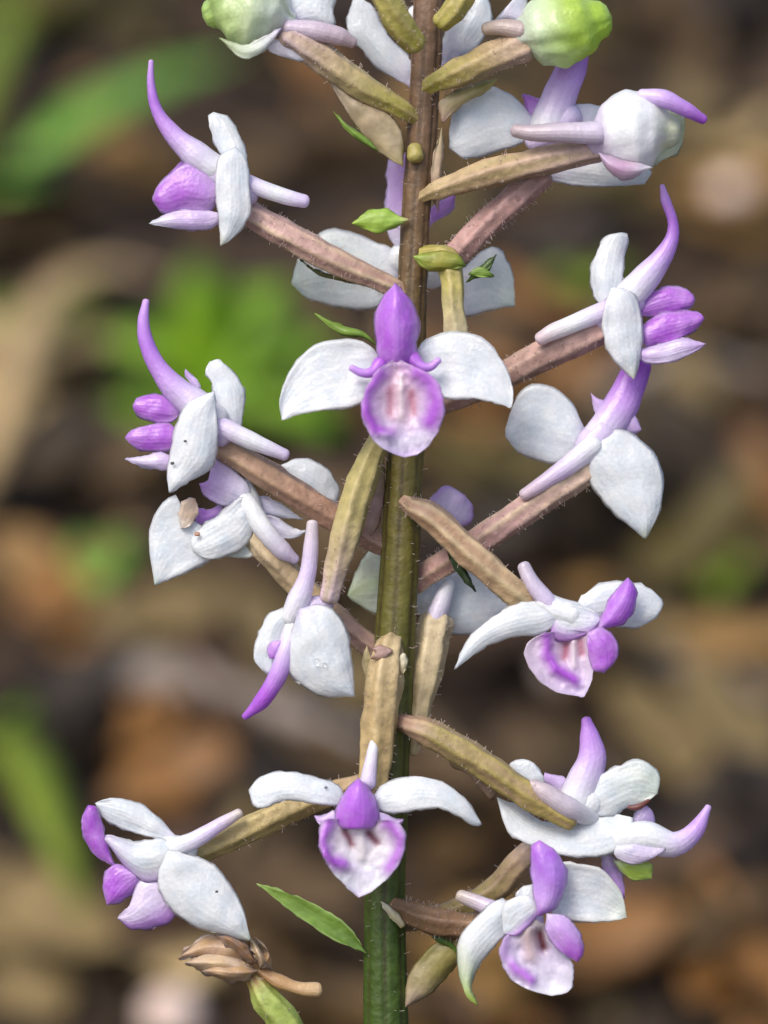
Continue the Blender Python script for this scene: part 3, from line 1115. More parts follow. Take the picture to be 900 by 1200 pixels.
# ---- H: white flower hidden behind the stem
f = Flower(-70, [(470, 300), (490, 310), (510, 320)], [20, 24, 20], W, 'white flower behind the stem, purple hood hidden')
f.p('hood', (472, 300), [(452, 270), (452, 220), (454, 190)], (470, 176), [(500, 200), (500, 260)], [(0, W), (.3, PL), (.5, LI), (1, LI)], d=10, bulge=8)
f.p('petal', (495, 275), [(500, 250), (514, 236)], (534, 226), [(532, 244), (520, 254), (508, 262)], [(0, LI), (1, PU)], d=6, bulge=5)
f.p('sepal', (476, 320), [(462, 292), (436, 281), (407, 270), (380, 270), (352, 298)], (341, 332), [(360, 350), (390, 359), (430, 364), (456, 352)],
    [(0, PL), (.3, W), (1, WG)], bulge=9)
f.p('sepal', (520, 345), [(545, 312), (578, 288), (599, 315)], (604, 359), [(575, 364), (545, 371)], [(0, PL), (.4, W), (1, WG)], bulge=9)
f.p('bract', (480, 258), [(458, 270), (440, 274)], (412, 262), [(432, 247), (452, 244), (466, 252)], [(0, LTAN), (.25, GT), (1, lin((170, 200, 80)))], d=92, bulge=5, thick=2.5, mat=M_GREEN)

# ---- I: open flower facing the viewer, middle
f = Flower(80, [(466, 424, -20), (467, 436, -4)], [22, 20], PL, 'open flower facing outwards with spread white wings')
f.p('sepal', (452, 438), [(441, 413), (424, 400), (388, 398), (362, 407), (342, 431), (328, 466)], (330, 493), [(355, 485), (383, 481), (415, 477), (438, 462)],
    [(0, PL), (.25, W), (1, W)], d=-6, bulge=-7, dt=10, dl=-6, dr=8, edge=(lin((236, 240, 242)), .3, .6))
f.p('sepal', (482, 440), [(491, 406), (509, 392), (545, 388), (573, 402), (594, 431), (602, 462)], (599, 479), [(580, 472), (555, 468), (523, 468), (500, 458)],
    [(0, PL), (.25, W), (1, W)], d=-6, bulge=-7, dt=10, dl=-6, dr=8, edge=(lin((236, 240, 242)), .3, .6))
f.p('hood', (465, 428), [(450, 427), (442, 418), (441, 404), (437, 380), (443, 356)], (463, 331), [(483, 353), (492, 378), (489, 404), (488, 418), (480, 427)],
    [(0, LI), (.2, PU), (.6, PU), (1, lin((176, 98, 218)))], d=6, bulge=13, thick=4, dt=4, fold=6, centre=(lin((200, 136, 232)), .4, .7))
f.t('petal', [(446, 426, 8), (436, 436, 14), (424, 437, 16), (412, 431, 16)], [9, 6, 5, 4], [(0, PU), (1, LI)])
f.t('petal', [(484, 420, 8), (494, 429, 14), (504, 430, 16), (514, 422, 16)], [9, 6, 5, 4], [(0, PU), (1, LI)])
f.p('lip', (465, 420), [(444, 432), (429, 456), (422, 482), (433, 510), (450, 527)], (474, 536), [(495, 529), (514, 505), (521, 478), (513, 448), (490, 431)],
    [(0, LI), (.3, lin((220, 196, 224))), (.7, lin((220, 208, 238))), (1, lin((214, 186, 238)))],
    d=22, bulge=-15, dt=10, dl=10, dr=10, nt=56, ns=44, strokes=[
        ([(466, 446), (469, 478)], 26, lin((224, 190, 204)), .7, 0),
        ([(446, 438), (431, 460), (427, 484), (439, 503), (455, 510)], 9, PU, .95, 8), ([(430, 480), (441, 502), (455, 509)], 5, DP, .8, 2),
        ([(490, 436), (507, 452), (513, 474), (506, 494)], 13, PU, .9, 10), ([(512, 470), (503, 496)], 7, DP, .6, 0),
        ([(470, 444), (471, 488)], 5, lin((232, 216, 222)), .8, 5),
        ([(458, 456), (457, 484)], 5, lin((190, 112, 132)), .6, -1), ([(482, 460), (485, 484)], 5, lin((184, 98, 120)), .7, -1),
        ([(452, 516), (474, 522), (494, 512)], 9, lin((232, 226, 244)), .7, 3)])  # last stroke paints a highlight onto the lower rim
f.ped([(490, 296, -74), (522, 304, -52), (530, 330, -40), (531, 360, -30), (535, 400, -34)], [8, 15, 13, 13, 16], [(0, YOL), (.6, lin((164, 158, 92))), (1, lin((206, 198, 166)))],
      stripe=(TAN, 3, .3), hairs=40, d0=80)
f.bract((546, 312), [(525, 318), (502, 318), (488, 306)], (484, 300), [(500, 296), (522, 294), (540, 300)], [(0, GRN), (.5, YOL), (1, GT)], d=46, bulge=5, thick=3)
f.bract((446, 408), [(425, 396), (398, 392)], (368, 367), [(398, 380), (425, 388)], [(0, GRN), (1, GT)], d=20, bulge=3, thick=1.5)

# ---- J: flower in profile facing right
f = Flower(15, [(705, 375), (722, 365), (742, 350)], [15, 20, 18], PL, 'flower in profile with a twisted lilac horn and purple lip')
f.t('hood', [(776, 218), (780, 235), (788, 258), (788, 278), (777, 300), (758, 324), (738, 346)], [3, 6, 6, 8, 12, 17, 18],
    [(0, LI), (.3, lin((190, 122, 226))), (.55, LI), (.75, PL), (1, W)], d=4)
f.p('sepal', (718, 362), [(698, 352), (691, 322), (697, 298), (708, 278)], (728, 272), [(737, 276), (733, 296), (730, 330)], [(0, W), (1, W)], d=-4, bulge=9, dt=-8)
f.p('sepal', (716, 336), [(742, 342), (752, 369), (752, 413)], (743, 446), [(726, 428), (709, 405), (706, 368)], [(0, W), (.75, W), (1, lin((222, 226, 200)))], d=24, bulge=8)
f.t('spur', [(710, 364, 8), (680, 376, 12), (650, 388, 12), (633, 397, 10)], [12, 11, 10, 8], [(0, PL), (.5, W), (1, lin((222, 204, 210)))])
f.ped([(712, 384, 10), (670, 402, 8), (625, 422, -2), (560, 456, -16), (478, 492, -4)], [15, 17, 17, 15, 9], [(0, PNK), (.4, MAU), (1, lin((158, 124, 112)))],
      stripe=(lin((188, 160, 140)), 3, .45), hairs=180)
f.p('lip', (745, 370), [(758, 346), (784, 335), (802, 338), (812, 345)], (815, 352), [(810, 361), (798, 367), (775, 372)], [(0, LI), (.4, PU), (1, PU)], d=0, bulge=7)
f.p('lip', (745, 388), [(770, 368), (800, 364), (819, 366)], (826, 373), [(819, 384), (804, 394), (788, 402), (760, 408)], [(0, LI), (.35, PU), (1, PU)], d=10, bulge=8)
f.p('lip', (745, 410), [(775, 402), (800, 395)], (828, 403), [(805, 418), (780, 426), (756, 425)], [(0, LI), (.5, PL), (1, LI)], d=18, bulge=6)

# ---- K: flower seen from behind, right
f = Flower(5, [(688, 540), (692, 524), (708, 506)], [14, 20, 20], PL, 'flower turned away, two rounded white wings and lilac hood')
f.p('sepal', (690, 520), [(682, 494), (670, 471), (648, 453), (622, 450), (604, 467), (593, 498)], (592, 512), [(605, 528), (622, 537), (648, 545), (670, 536)],
    [(0, PL), (.3, W), (1, W)], d=-6, bulge=10, dt=6, ruffle=1.2)
f.p('sepal', (694, 530), [(707, 510), (729, 503), (755, 518), (773, 541), (778, 567), (774, 598)], (757, 632), [(743, 622), (714, 598), (690, 566), (687, 550)],
    [(0, PL), (.25, W), (.8, W), (1, lin((218, 222, 190)))], d=14, bulge=13, dt=2, ruffle=1.2)
f.t('hood', [(748, 428, -14), (737, 455, -10), (724, 482, -4), (706, 506, 2), (690, 526, 6)], [16, 19, 21, 20, 16],
    [(0, PU), (.2, lin((196, 136, 230))), (.45, LI), (.7, PL), (1, W)], flat=.8)
f.p('petal', (708, 500), [(698, 488), (694, 474)], (692, 460), [(700, 466), (712, 472), (722, 484)], [(0, PL), (1, LI)], d=-4, bulge=3)
f.p('petal', (722, 490), [(736, 476), (746, 488)], (752, 504), [(742, 510), (728, 508)], [(0, PL), (1, LI)], d=-2, bulge=4)
f.t('spur', [(696, 522, 14), (668, 544, 16), (636, 566, 16), (614, 580, 14)], [14, 12, 9, 7], [(0, W), (.5, PL), (1, lin((218, 198, 208)))])
f.ped([(694, 550, 8), (640, 582, 6), (570, 628, -6), (486, 682, -24)], [15, 16, 17, 15], [(0, lin((200, 178, 160))), (.4, PNK), (1, lin((176, 136, 128)))],
      stripe=(LTAN, 3, .55), hairs=220)

# ---- L: flower in profile, left
f = Flower(30, [(262, 512), (252, 500), (236, 482)], [14, 18, 18], PL, 'flower in profile with wavy lilac horn and three purple lip lobes')
f.t('hood', [(171, 353), (168, 376), (171, 400), (185, 430), (208, 458), (234, 478), (254, 492)], [4, 7, 9, 11, 16, 20, 16],
    [(0, LI), (.3, lin((194, 134, 230))), (.55, LI), (.75, PL), (1, W)])
f.p('petal', (230, 460), [(222, 448), (216, 440)], (217, 432), [(224, 438), (236, 452)], [(0, PL), (1, LI)], d=-10, bulge=2)
f.p('sepal', (270, 508), [(252, 474), (248, 450), (240, 436)], (245, 424), [(257, 421), (268, 430), (286, 454), (287, 474), (282, 500)], [(0, PL), (.3, W), (1, W)], d=-6, bulge=8, ruffle=1.4, dt=-6)
f.p('sepal', (252, 458), [(220, 472), (206, 497), (200, 525), (195, 555)], (198, 578), [(220, 566), (248, 549), (256, 526), (255, 490)],
    [(0, W), (1, W)], d=24, bulge=10)
f.t('spur', [(258, 500, 8), (285, 512, 12), (312, 524, 12), (334, 533, 10)], [12, 11, 9, 7], [(0, PL), (.5, W), (1, PL)])
f.ped([(258, 522, 14), (300, 548, 16), (350, 580, 10), (395, 608, 0), (440, 636, -6), (472, 654, -4)], [14, 16, 16, 16, 13, 8], [(0, lin((186, 160, 130))), (.5, lin((170, 138, 116))), (1, MAU)],
      stripe=(lin((150, 116, 98)), 3, .6), hairs=140)
f.p('lip', (214, 482), [(198, 464), (176, 461), (161, 466)], (155, 475), [(159, 486), (170, 493), (198, 497)], [(0, LI), (.4, PU), (1, PU)], d=-4, bulge=7)
f.p('lip', (212, 512), [(198, 495), (166, 499), (152, 505)], (146, 513), [(153, 521), (166, 528), (198, 529)], [(0, LI), (.4, PU), (1, PU)], d=6, bulge=7)
f.p('lip', (210, 540), [(192, 530), (172, 533)], (146, 538), [(168, 548), (196, 551)], [(0, LI), (.5, PL), (1, PL)], d=10, bulge=4)
f.speck(217, 517, 35); f.speck(202, 543, 31, 1.8)

# ---- M: tattered flower below it
f = Flower(0, [(286, 612), (290, 595), (280, 575)], [14, 18, 18], W, 'tattered white flower with a browned torn wing')
f.p('sepal', (262, 640), [(240, 618), (222, 606), (213, 592), (203, 579), (185, 595), (174, 632)], (181, 686), [(206, 677), (232, 665), (250, 655)],
    [(0, W), (.85, W), (1, WG)], d=12, bulge=5)
f.p('sepal', (300, 598), [(284, 582), (262, 598), (236, 616), (222, 630)], (226, 646), [(244, 656), (266, 652), (288, 640), (298, 620)],
    [(0, PL), (.3, W), (1, W)], d=17, bulge=7)
f.p('torn_edge', (212, 620), [(209, 602), (214, 586)], (229, 584), [(233, 600), (224, 616)], [(0, lin((236, 224, 206))), (.5, lin((226, 200, 168))), (1, lin((206, 166, 130)))], d=21, bulge=2, ruffle=3, crum=1.6)
f.speck(231, 626, 25, 2.6, lin((176, 136, 112)))
f.p('hood', (296, 594), [(262, 594), (242, 584)], (233, 567), [(245, 561), (250, 538), (272, 548), (292, 568)], [(0, W), (.45, PL), (.7, LI), (1, PU)], d=12, bulge=7)
f.p('lip', (262, 604), [(240, 614), (229, 614)], (232, 596), [(246, 596), (258, 592)], [(0, LI), (1, PU)], d=2, bulge=4)
f.t('spur', [(276, 566, 2), (292, 594, 14), (312, 624, 20), (331, 645, 16), (346, 656, 12)], [8, 12, 12, 11, 6], [(0, W), (.5, W), (1, PL)])
f.p('sepal', (292, 580), [(318, 584), (340, 598)], (356, 609), [(330, 607), (306, 602)], [(0, PL), (1, W)], d=-8, bulge=4)
f.p('sepal', (298, 602), [(322, 606), (345, 619)], (362, 622), [(340, 632), (314, 626)], [(0, PL), (1, W)], d=-2, bulge=4)
f.p('sepal', (322, 548), [(340, 540), (358, 537), (382, 548), (398, 571)], (394, 590), [(370, 590), (340, 570)], [(0, W), (1, W)], d=-30, bulge=8)
f.p('sepal', (292, 622), [(270, 630), (262, 645)], (264, 652), [(280, 654), (298, 650)], [(0, W), (1, WG)], d=2, bulge=4)
f.ped([(284, 616, 4), (318, 652, 4), (355, 690, -10), (432, 756, -10), (466, 776, -4)], [12, 14, 15, 14, 8], [(0, lin((204, 190, 160))), (.5, lin((180, 160, 124))), (.7, MAU), (1, MAU)],
      stripe=(TAN, 3, .5), hairs=120)

# ---- N: drooping flower seen from behind
f = Flower(45, [(384, 706), (366, 712), (348, 722)], [10, 13, 14], PL, 'drooping flower seen from behind with its spur upright')
f.t('spur', [(366, 614, 10), (364, 645, 12), (360, 675, 12), (350, 703, 8), (340, 724, 4)], [7, 9, 10, 14, 12], [(0, lin((214, 204, 208))), (.5, PL), (1, W)])
f.p('sepal', (350, 712), [(376, 708), (396, 718), (408, 738), (413, 772)], (416, 817), [(377, 816), (347, 800), (335, 782), (335, 762)],
    [(0, PL), (.3, W), (1, W)], d=16, bulge=18, ruffle=1.2)
f.p('sepal', (346, 710), [(316, 718), (302, 743), (297, 772)], (313, 791), [(326, 790), (332, 760), (342, 735)], [(0, W), (1, W)], d=2, bulge=9)
f.t('hood', [(344, 732, 2), (334, 765, 12), (326, 790, 14), (308, 820, 8), (287, 840, 2)], [11, 11, 11, 10, 4], [(0, W), (.25, PL), (.45, LI), (.7, PU), (1, lin((186, 110, 224)))])
f.p('petal', (330, 750), [(318, 752), (314, 762)], (316, 772), [(326, 770), (332, 762)], [(0, LI), (1, PU)], d=14, bulge=3)
f.ped([(474, 488, -44), (446, 514, -26), (424, 565, -10), (405, 625, 4), (386, 700, 6)], [8, 12, 17, 18, 12], [(0, lin((172, 164, 104))), (.6, lin((172, 160, 110))), (.85, lin((186, 168, 150))), (1, lin((206, 186, 200)))],
      stripe=(OLV, 3, .5), d0=45, hairs=120)
f.bract((428, 640), [(420, 600), (430, 560)], (448, 530), [(452, 560), (446, 610)], [(0, MAU), (.5, PNK), (1, YOL)], d=4, bulge=4, thick=2)

# ---- O: pale flower behind the stem, middle
f = Flower(-60, [(480, 690), (500, 700), (520, 700)], [20, 22, 18], W, 'pale flower behind the stem with its spur hanging')
f.p('hood', (520, 620), [(498, 600), (508, 580), (524, 569)], (545, 580), [(555, 596), (553, 612), (540, 618)], [(0, LI), (.5, PL), (1, LI)], d=6, bulge=9, edge=(PU, .4, .6))
f.p('sepal', (468, 690), [(448, 650), (434, 645), (418, 668)], (407, 698), [(424, 712), (446, 720)], [(0, W), (.5, WG), (1, PGR)], bulge=6, centre=(PGR, .5, .7))
f.p('sepal', (498, 730), [(486, 702), (500, 682), (530, 671), (555, 666), (578, 690)], (604, 712), [(580, 738), (552, 745), (525, 742)], [(0, W), (1, W)], d=10, bulge=10)
f.t('spur', [(526, 684, 30), (514, 715, 38), (502, 745, 40), (490, 766, 40)], [8, 12, 12, 6], [(0, W), (.6, PL), (1, PL)])
f.ped([(511, 730, -28), (502, 775, -16), (492, 825, -6), (484, 880, -4)], [20, 20, 14, 8], [(0, lin((214, 202, 168))), (.6, lin((204, 188, 146))), (1, LTAN)],
      stripe=(TAN, 3, .35), hairs=50)

# ---- P: flower tilted down, right of the stem
f = Flower(40, [(636, 706), (652, 716), (672, 722)], [14, 17, 17], W, 'tilted flower with a cupped lilac lip, right of the stem')
f.p('sepal', (662, 716), [(625, 704), (600, 709), (567, 729), (545, 754)], (532, 785), [(548, 774), (570, 758), (600, 748), (640, 742)], [(0, PL), (.25, W), (1, W)], d=8, bulge=8, dt=8)
f.p('sepal', (672, 720), [(682, 698), (700, 685), (727, 680), (760, 688), (777, 706)], (770, 724), [(748, 736), (720, 735), (692, 730)], [(0, W), (1, W)], d=-8, bulge=8, dt=-6, ruffle=1.5)
f.t('spur', [(614, 664, -2), (624, 684, 2), (640, 704, 4), (652, 718, 4)], [8, 10, 11, 10], [(0, lin((206, 196, 210))), (1, PL)])
f.p('petal', (655, 716), [(672, 708), (694, 714)], (705, 726), [(692, 742), (662, 752), (645, 742)], [(0, W), (.5, W), (1, PL)], d=12, bulge=2, edge=(PU, .5, .8, 'R'))
f.p('hood', (700, 738), [(706, 718), (718, 696)], (736, 676), [(747, 692), (744, 713), (730, 732)], [(0, LI), (.3, PU), (1, lin((180, 104, 220)))], d=16, bulge=9, thick=4)
f.p('lip', (668, 738), [(632, 744), (614, 762), (624, 788), (650, 810)], (684, 817), [(694, 796), (698, 762), (694, 742)],
    [(0, LI), (.3, lin((228, 206, 228))), (1, PL)], d=14, bulge=-12, dt=6, nt=52, ns=40, strokes=[
        ([(641, 746), (642, 768), (652, 785), (673, 797)], 8, PU, .95, 9), ([(644, 772), (655, 787), (672, 796)], 4, DP, .7, 0),
        ([(664, 754), (662, 770)], 5, lin((186, 96, 120)), .85, -2), ([(680, 752), (682, 766)], 5, lin((190, 104, 126)), .8, -2),
        ([(672, 752), (672, 780)], 4, lin((236, 222, 228)), .7, 4)])
f.p('lip_lobe', (688, 742), [(706, 734), (724, 752), (722, 774)], (708, 789), [(694, 785), (688, 764)], [(0, LI), (.4, PU), (1, PU)], d=22, bulge=7)
f.ped([(470, 584, -38), (484, 594, -6), (505, 605, 4), (555, 652, 4), (600, 692, -2), (616, 706, -6)], [7, 11, 16, 17, 17, 15], [(0, MAU), (.3, lin((160, 130, 104))), (.7, lin((178, 150, 120))), (1, TAN)],
      stripe=(LTAN, 3, .5), d0=40, hairs=70)
f.bract((486, 600), [(478, 592), (474, 590)], (474, 588), [(490, 602), (502, 618)], [(0, LTAN), (1, LTAN)], d=46, bulge=1, thick=1.5)
f.bract((522, 640), [(530, 662), (544, 682)], (558, 694), [(550, 674), (538, 652)], [(0, DGRN), (1, lin((36, 50, 28)))], d=34, bulge=2, thick=1.5)

# ---- Q: open flower facing the viewer, bottom
f = Flower(75, [(420, 948, -16), (420, 962, -2)], [20, 18], PL, 'open flower facing outwards with narrow drooping wings')
f.p('sepal', (408, 945), [(398, 922), (369, 910), (333, 905), (306, 909)], (291, 926), [(298, 946), (310, 948), (335, 938), (378, 944)], [(0, PL), (.2, W), (1, W)], d=-4, bulge=7, dr=14, ruffle=1.2)
f.p('sepal', (432, 945), [(446, 920), (470, 911), (495, 909), (527, 921), (551, 941)], (565, 966), [(552, 967), (538, 958), (511, 948), (462, 954)], [(0, PL), (.2, W), (1, W)], d=-4, bulge=7, dr=14)
f.p('hood', (418, 970), [(400, 971), (393, 964), (392, 950), (403, 928)], (420, 911), [(438, 930), (444, 950), (443, 964), (436, 971)], [(0, PU), (.5, PU), (1, PU)], d=14, bulge=16, thick=5, centre=(lin((186, 112, 224)), .4, .6))
f.p('petal', (402, 956), [(390, 950), (378, 955)], (368, 956), [(374, 966), (392, 972)], [(0, PL), (1, LI)], d=8, bulge=4)
f.p('petal', (434, 950), [(450, 952), (462, 960)], (473, 961), [(464, 970), (446, 972)], [(0, PL), (1, LI)], d=8, bulge=4)
f.t('spur', [(440, 862, -18), (436, 885, -12), (431, 918, -8)], [5, 7, 10], [(0, W), (1, PL)])
f.p('lip', (418, 962), [(380, 962), (373, 990), (386, 1018), (400, 1034)], (420, 1052), [(438, 1043), (465, 1018), (476, 989), (466, 964)],
    [(0, lin((216, 182, 220))), (.3, lin((228, 212, 228))), (.7, W), (1, PL)], d=14, bulge=-12, dt=10, dl=8, dr=8, nt=56, ns=44, strokes=[
        ([(386, 964), (378, 984), (381, 1002), (392, 1011), (403, 1014)], 9, PU, .95, 8), ([(382, 1000), (393, 1011), (403, 1013)], 5, DP, .7, 2),
        ([(454, 964), (470, 984), (466, 1004), (456, 1018)], 9, PU, .9, 8),
        ([(424, 972), (425, 1004)], 6, lin((232, 224, 226)), .8, 5),
        ([(404, 974), (409, 982), (412, 990)], 4.5, lin((120, 34, 62)), .95, -3), ([(432, 976), (439, 984), (442, 988)], 5, lin((120, 34, 62)), .95, -3),
        ([(414, 1024), (432, 1026)], 12, lin((226, 214, 242)), .6, 2)])
f.speck(382, 923, 8)
f.ped([(464, 742, -72), (456, 764, -48), (450, 800, -38), (444, 850, -34), (437, 925, -26)], [9, 18, 21, 21, 19], [(0, lin((190, 166, 130))), (.1, LTAN), (.6, lin((186, 166, 120))), (1, lin((176, 158, 112)))],
      stripe=(lin((140, 118, 78)), 6, .6), ramp=.08, d0=75, hairs=80)
f.bract((450, 774), [(440, 766), (434, 772)], (436, 760), [(446, 756), (460, 762)], [(0, MAU), (1, PNK)], d=46, bulge=3, thick=2)
f.bract((430, 800), [(424, 780), (426, 765)], (430, 756), [(434, 768), (436, 785)], [(0, LTAN), (1, LTAN)], d=26, bulge=2, thick=1.5)
f.bract((470, 790), [(466, 775), (470, 766)], (475, 766), [(478, 776), (474, 788)], [(0, LTAN), (1, CR)], d=40, bulge=2, thick=1.5)
bl = petal('bract', orchid, (430, 1118), [(412, 1090), (385, 1068), (338, 1046)], (300, 1035), [(336, 1064), (384, 1098)],
           [(0, GRN), (.5, lin((126, 160, 70))), (1, lin((150, 180, 90)))], bulge=-4, thick=2, d0=20, mat=M_GREEN, edge=(lin((176, 200, 130)), .3, .5))
bl['label'] = 'pointed green bract'

# ---- R: flower in profile, bottom left
f = Flower(25, [(222, 1000), (204, 994), (190, 996)], [13, 16, 16], W, 'flower leaning left with a cupped purple lip')
f.p('sepal', (212, 985), [(190, 962), (169, 944), (137, 935)], (111, 941), [(120, 958), (140, 971), (172, 981)], [(0, PL), (.3, W), (1, W)], d=-2, bulge=7)
f.p('hood', (136, 1016), [(112, 1004), (99, 985), (95, 962)], (103, 943), [(114, 946), (121, 965), (126, 988)], [(0, PU), (1, DP)], d=4, bulge=6)
f.p('petal', (210, 992), [(185, 982), (158, 986), (128, 978)], (122, 984), [(144, 1013), (168, 1033), (192, 1028)], [(0, W), (.5, W), (1, PL)], d=12, bulge=8, edge=(LI, .4, .7, 'R'))
f.p('sepal', (196, 996), [(222, 1001), (250, 1012), (273, 1040), (287, 1070)], (294, 1103), [(257, 1094), (222, 1084), (196, 1062), (184, 1030)],
    [(0, W), (.8, W), (1, lin((220, 226, 206)))], d=26, bulge=12)
f.t('spur', [(205, 994, 8), (232, 982, 14), (258, 966, 12), (280, 953, 10)], [12, 10, 8, 6], [(0, W), (.6, PL), (1, lin((222, 212, 206)))])
f.ped([(226, 1000, 8), (270, 982, 10), (330, 954, 6), (388, 930, 0), (440, 912, -4), (460, 904, -4)], [13, 15, 15, 14, 11, 7], [(0, lin((184, 172, 116))), (.6, lin((186, 168, 116))), (1, MAU)],
      stripe=(lin((150, 128, 84)), 3, .5), hairs=180)
f.p('lip_lobe', (166, 1022), [(134, 1012), (120, 1032)], (125, 1061), [(146, 1056), (162, 1040)], [(0, LI), (.5, PU), (1, PU)], d=6, bulge=7)
f.p('lip', (200, 1040), [(166, 1028), (152, 1058)], (137, 1076), [(155, 1089), (184, 1087), (206, 1074)], [(0, PL), (.5, PL), (1, lin((228, 210, 240)))], d=10, bulge=6, edge=(PU, .5, .8, 'R'))
f.speck(254, 1045, 40)

# ---- S: white flower at right, hood raised
f = Flower(20, [(668, 958), (684, 950), (694, 938)], [14, 18, 18], W, 'white flower seen from behind with a thick raised lilac hood')
f.t('hood', [(687, 844), (691, 864), (694, 888), (686, 912), (676, 938)], [6, 12, 17, 20, 22], [(0, lin((198, 140, 230))), (.35, LI), (.65, PL), (1, W)], d=2, flat=.8)
f.p('petal', (660, 930), [(646, 924), (638, 914)], (638, 905), [(650, 908), (664, 912)], [(0, PL), (1, LI)], d=-2, bulge=3)
f.p('sepal', (686, 952), [(698, 912), (732, 894), (756, 891), (773, 910)], (771, 930), [(757, 940), (735, 948), (712, 958)], [(0, PL), (.3, W), (1, WG)], d=8, bulge=8, ruffle=1.4)
f.t('scorched_rim', [(737, 946, 14), (748, 946, 16), (760, 938, 14)], [2.5, 4, 2], lin((122, 72, 66)), n=6, seg=8)
f.p('sepal', (632, 930), [(608, 914), (596, 896), (612, 889)], (626, 894), [(634, 904), (640, 918)], [(0, W), (1, W)], d=-10, bulge=5)
f.p('sepal', (742, 958), [(700, 950), (660, 962), (630, 960), (604, 940)], (582, 934), [(596, 976), (628, 994), (665, 1005), (712, 1002), (736, 984)],
    [(0, W), (.5, W), (1, W)], d=12, bulge=7, dl=-14, dr=16)
f.t('spur', [(696, 960, 2), (668, 948, 30), (640, 930, 34), (624, 920, 32)], [10, 13, 12, 8], [(0, W), (.5, lin((218, 208, 220))), (1, lin((202, 186, 190)))])
f.ped([(460, 842, -16), (480, 850, 16), (500, 857, 26), (560, 892, 28), (620, 934, 28), (668, 964, 28)], [7, 11, 16, 17, 16, 10], [(0, lin((150, 120, 112))), (.12, MAU), (.3, OLV), (1, lin((160, 148, 76)))],
      stripe=(lin((150, 122, 104)), 3, .65), hairs=110, d0=20)
f.bract((560, 910), [(545, 905), (528, 898)], (520, 880), [(545, 888), (585, 912), (576, 938)], [(0, MAU), (1, TAN)], d=16, bulge=5, thick=2)
f.bract((505, 872), [(488, 862), (478, 855)], (470, 850), [(490, 856), (508, 864)], [(0, LTAN), (1, CR)], d=44, bulge=1, thick=1.5)

# ---- T: flower pointing right, below S
f = Flower(10, [(712, 985), (728, 984), (745, 984)], [16, 18, 18], W, 'white flower pointing right with a lilac horn and green tip')
f.t('hood', [(728, 984, 16), (758, 982, 18), (790, 990, 18), (814, 974, 16), (830, 946, 12)], [20, 20, 15, 11, 4], [(0, W), (.35, W), (.55, PL), (.8, LI), (1, lin((214, 186, 238)))])
f.p('petal', (745, 972), [(742, 958), (748, 950)], (758, 944), [(766, 952), (766, 966)], [(0, PL), (1, LI)], d=4, bulge=3)
f.p('petal', (722, 990), [(720, 1004), (742, 1014)], (766, 1006), [(780, 994), (752, 988)], [(0, W), (.5, PL), (1, PL)], d=32, bulge=5)
f.p('sepal', (718, 1008), [(728, 1022), (742, 1032)], (764, 1030), [(763, 1012), (745, 1008)], [(0, WG), (.4, LIME), (1, lin((186, 214, 96)))], d=14, bulge=5)
f.p('lip', (712, 996), [(704, 1012), (712, 1034)], (732, 1054), [(732, 1036), (724, 1012)], [(0, PL), (.5, LI), (1, PU)], d=-2, bulge=5, ruffle=2)
f.ped([(632, 990, -20), (604, 1016, -26), (575, 1046, -32), (520, 1072, -36), (455, 1082, -22)], [14, 15, 15, 14, 12], [(0, lin((196, 178, 166))), (.2, TAN), (.45, OLV), (1, BRN)],
      stripe=(MAU, 3, .4), hairs=70)

# ---- U: open flower at the bottom right
f = Flower(65, [(614, 1076, -10), (622, 1082, -4)], [18, 18], PL, 'open flower with a green-tipped drooping wing and dark throat')
f.p('sepal', (640, 1066), [(652, 1014), (680, 1012), (706, 1019), (728, 1045)], (735, 1076), [(705, 1081), (670, 1080)], [(0, W), (.6, W), (1, WG)], d=-6, bulge=-6, dl=8, edge=(CR, .3, .4))
f.p('sepal', (604, 1076), [(588, 1052), (562, 1070), (539, 1098), (536, 1130), (545, 1164)], (560, 1179), [(553, 1156), (560, 1135), (578, 1112), (596, 1094)],
    [(0, W), (.5, W), (.75, PGR), (.9, LIME), (1, lin((170, 200, 70)))], d=8, bulge=9)
f.p('sepal', (618, 1074), [(604, 1052), (612, 1040)], (624, 1036), [(634, 1050), (632, 1068)], [(0, W), (1, W)], d=-2, bulge=4)
f.p('hood', (630, 1074), [(624, 1042), (621, 1015), (622, 993)], (632, 984), [(652, 998), (664, 1018), (663, 1042), (652, 1064)],
    [(0, DP), (.25, LI), (.6, lin((186, 126, 228))), (1, PU)], d=18, bulge=10, thick=4)
f.p('petal', (634, 1062), [(616, 1048), (596, 1054), (588, 1070)], (590, 1094), [(606, 1096), (624, 1082)], [(0, PL), (.3, W), (1, W)], d=15, bulge=2, edge=(PU, .4, .8, 'R'))
f.t('spur', [(540, 1050, -24), (560, 1058, -18), (584, 1068, -10)], [8, 9, 11], [(0, lin((206, 194, 184))), (1, PL)])
f.p('lip', (628, 1078), [(606, 1084), (592, 1098), (585, 1118), (597, 1145), (620, 1160)], (646, 1167), [(668, 1160), (671, 1130), (656, 1112), (646, 1090)],
    [(0, CR), (.4, PL), (1, W)], d=12, bulge=-9, dt=10, nt=52, ns=40, strokes=[
        ([(592, 1100), (590, 1118), (604, 1138), (622, 1149)], 8, LI, .9, 5), ([(600, 1132), (622, 1148)], 5, PU, .8, 2),
        ([(618, 1092), (621, 1120)], 9, lin((206, 180, 176)), .8, 6), ([(633, 1094), (637, 1110)], 7, lin((92, 22, 36)), 1, -6)])
f.p('lip_lobe', (640, 1070), [(664, 1074), (680, 1093), (685, 1115)], (677, 1128), [(656, 1116), (640, 1094)], [(0, PL), (.35, LI), (.75, PU), (1, lin((186, 90, 208)))], d=24, bulge=8)
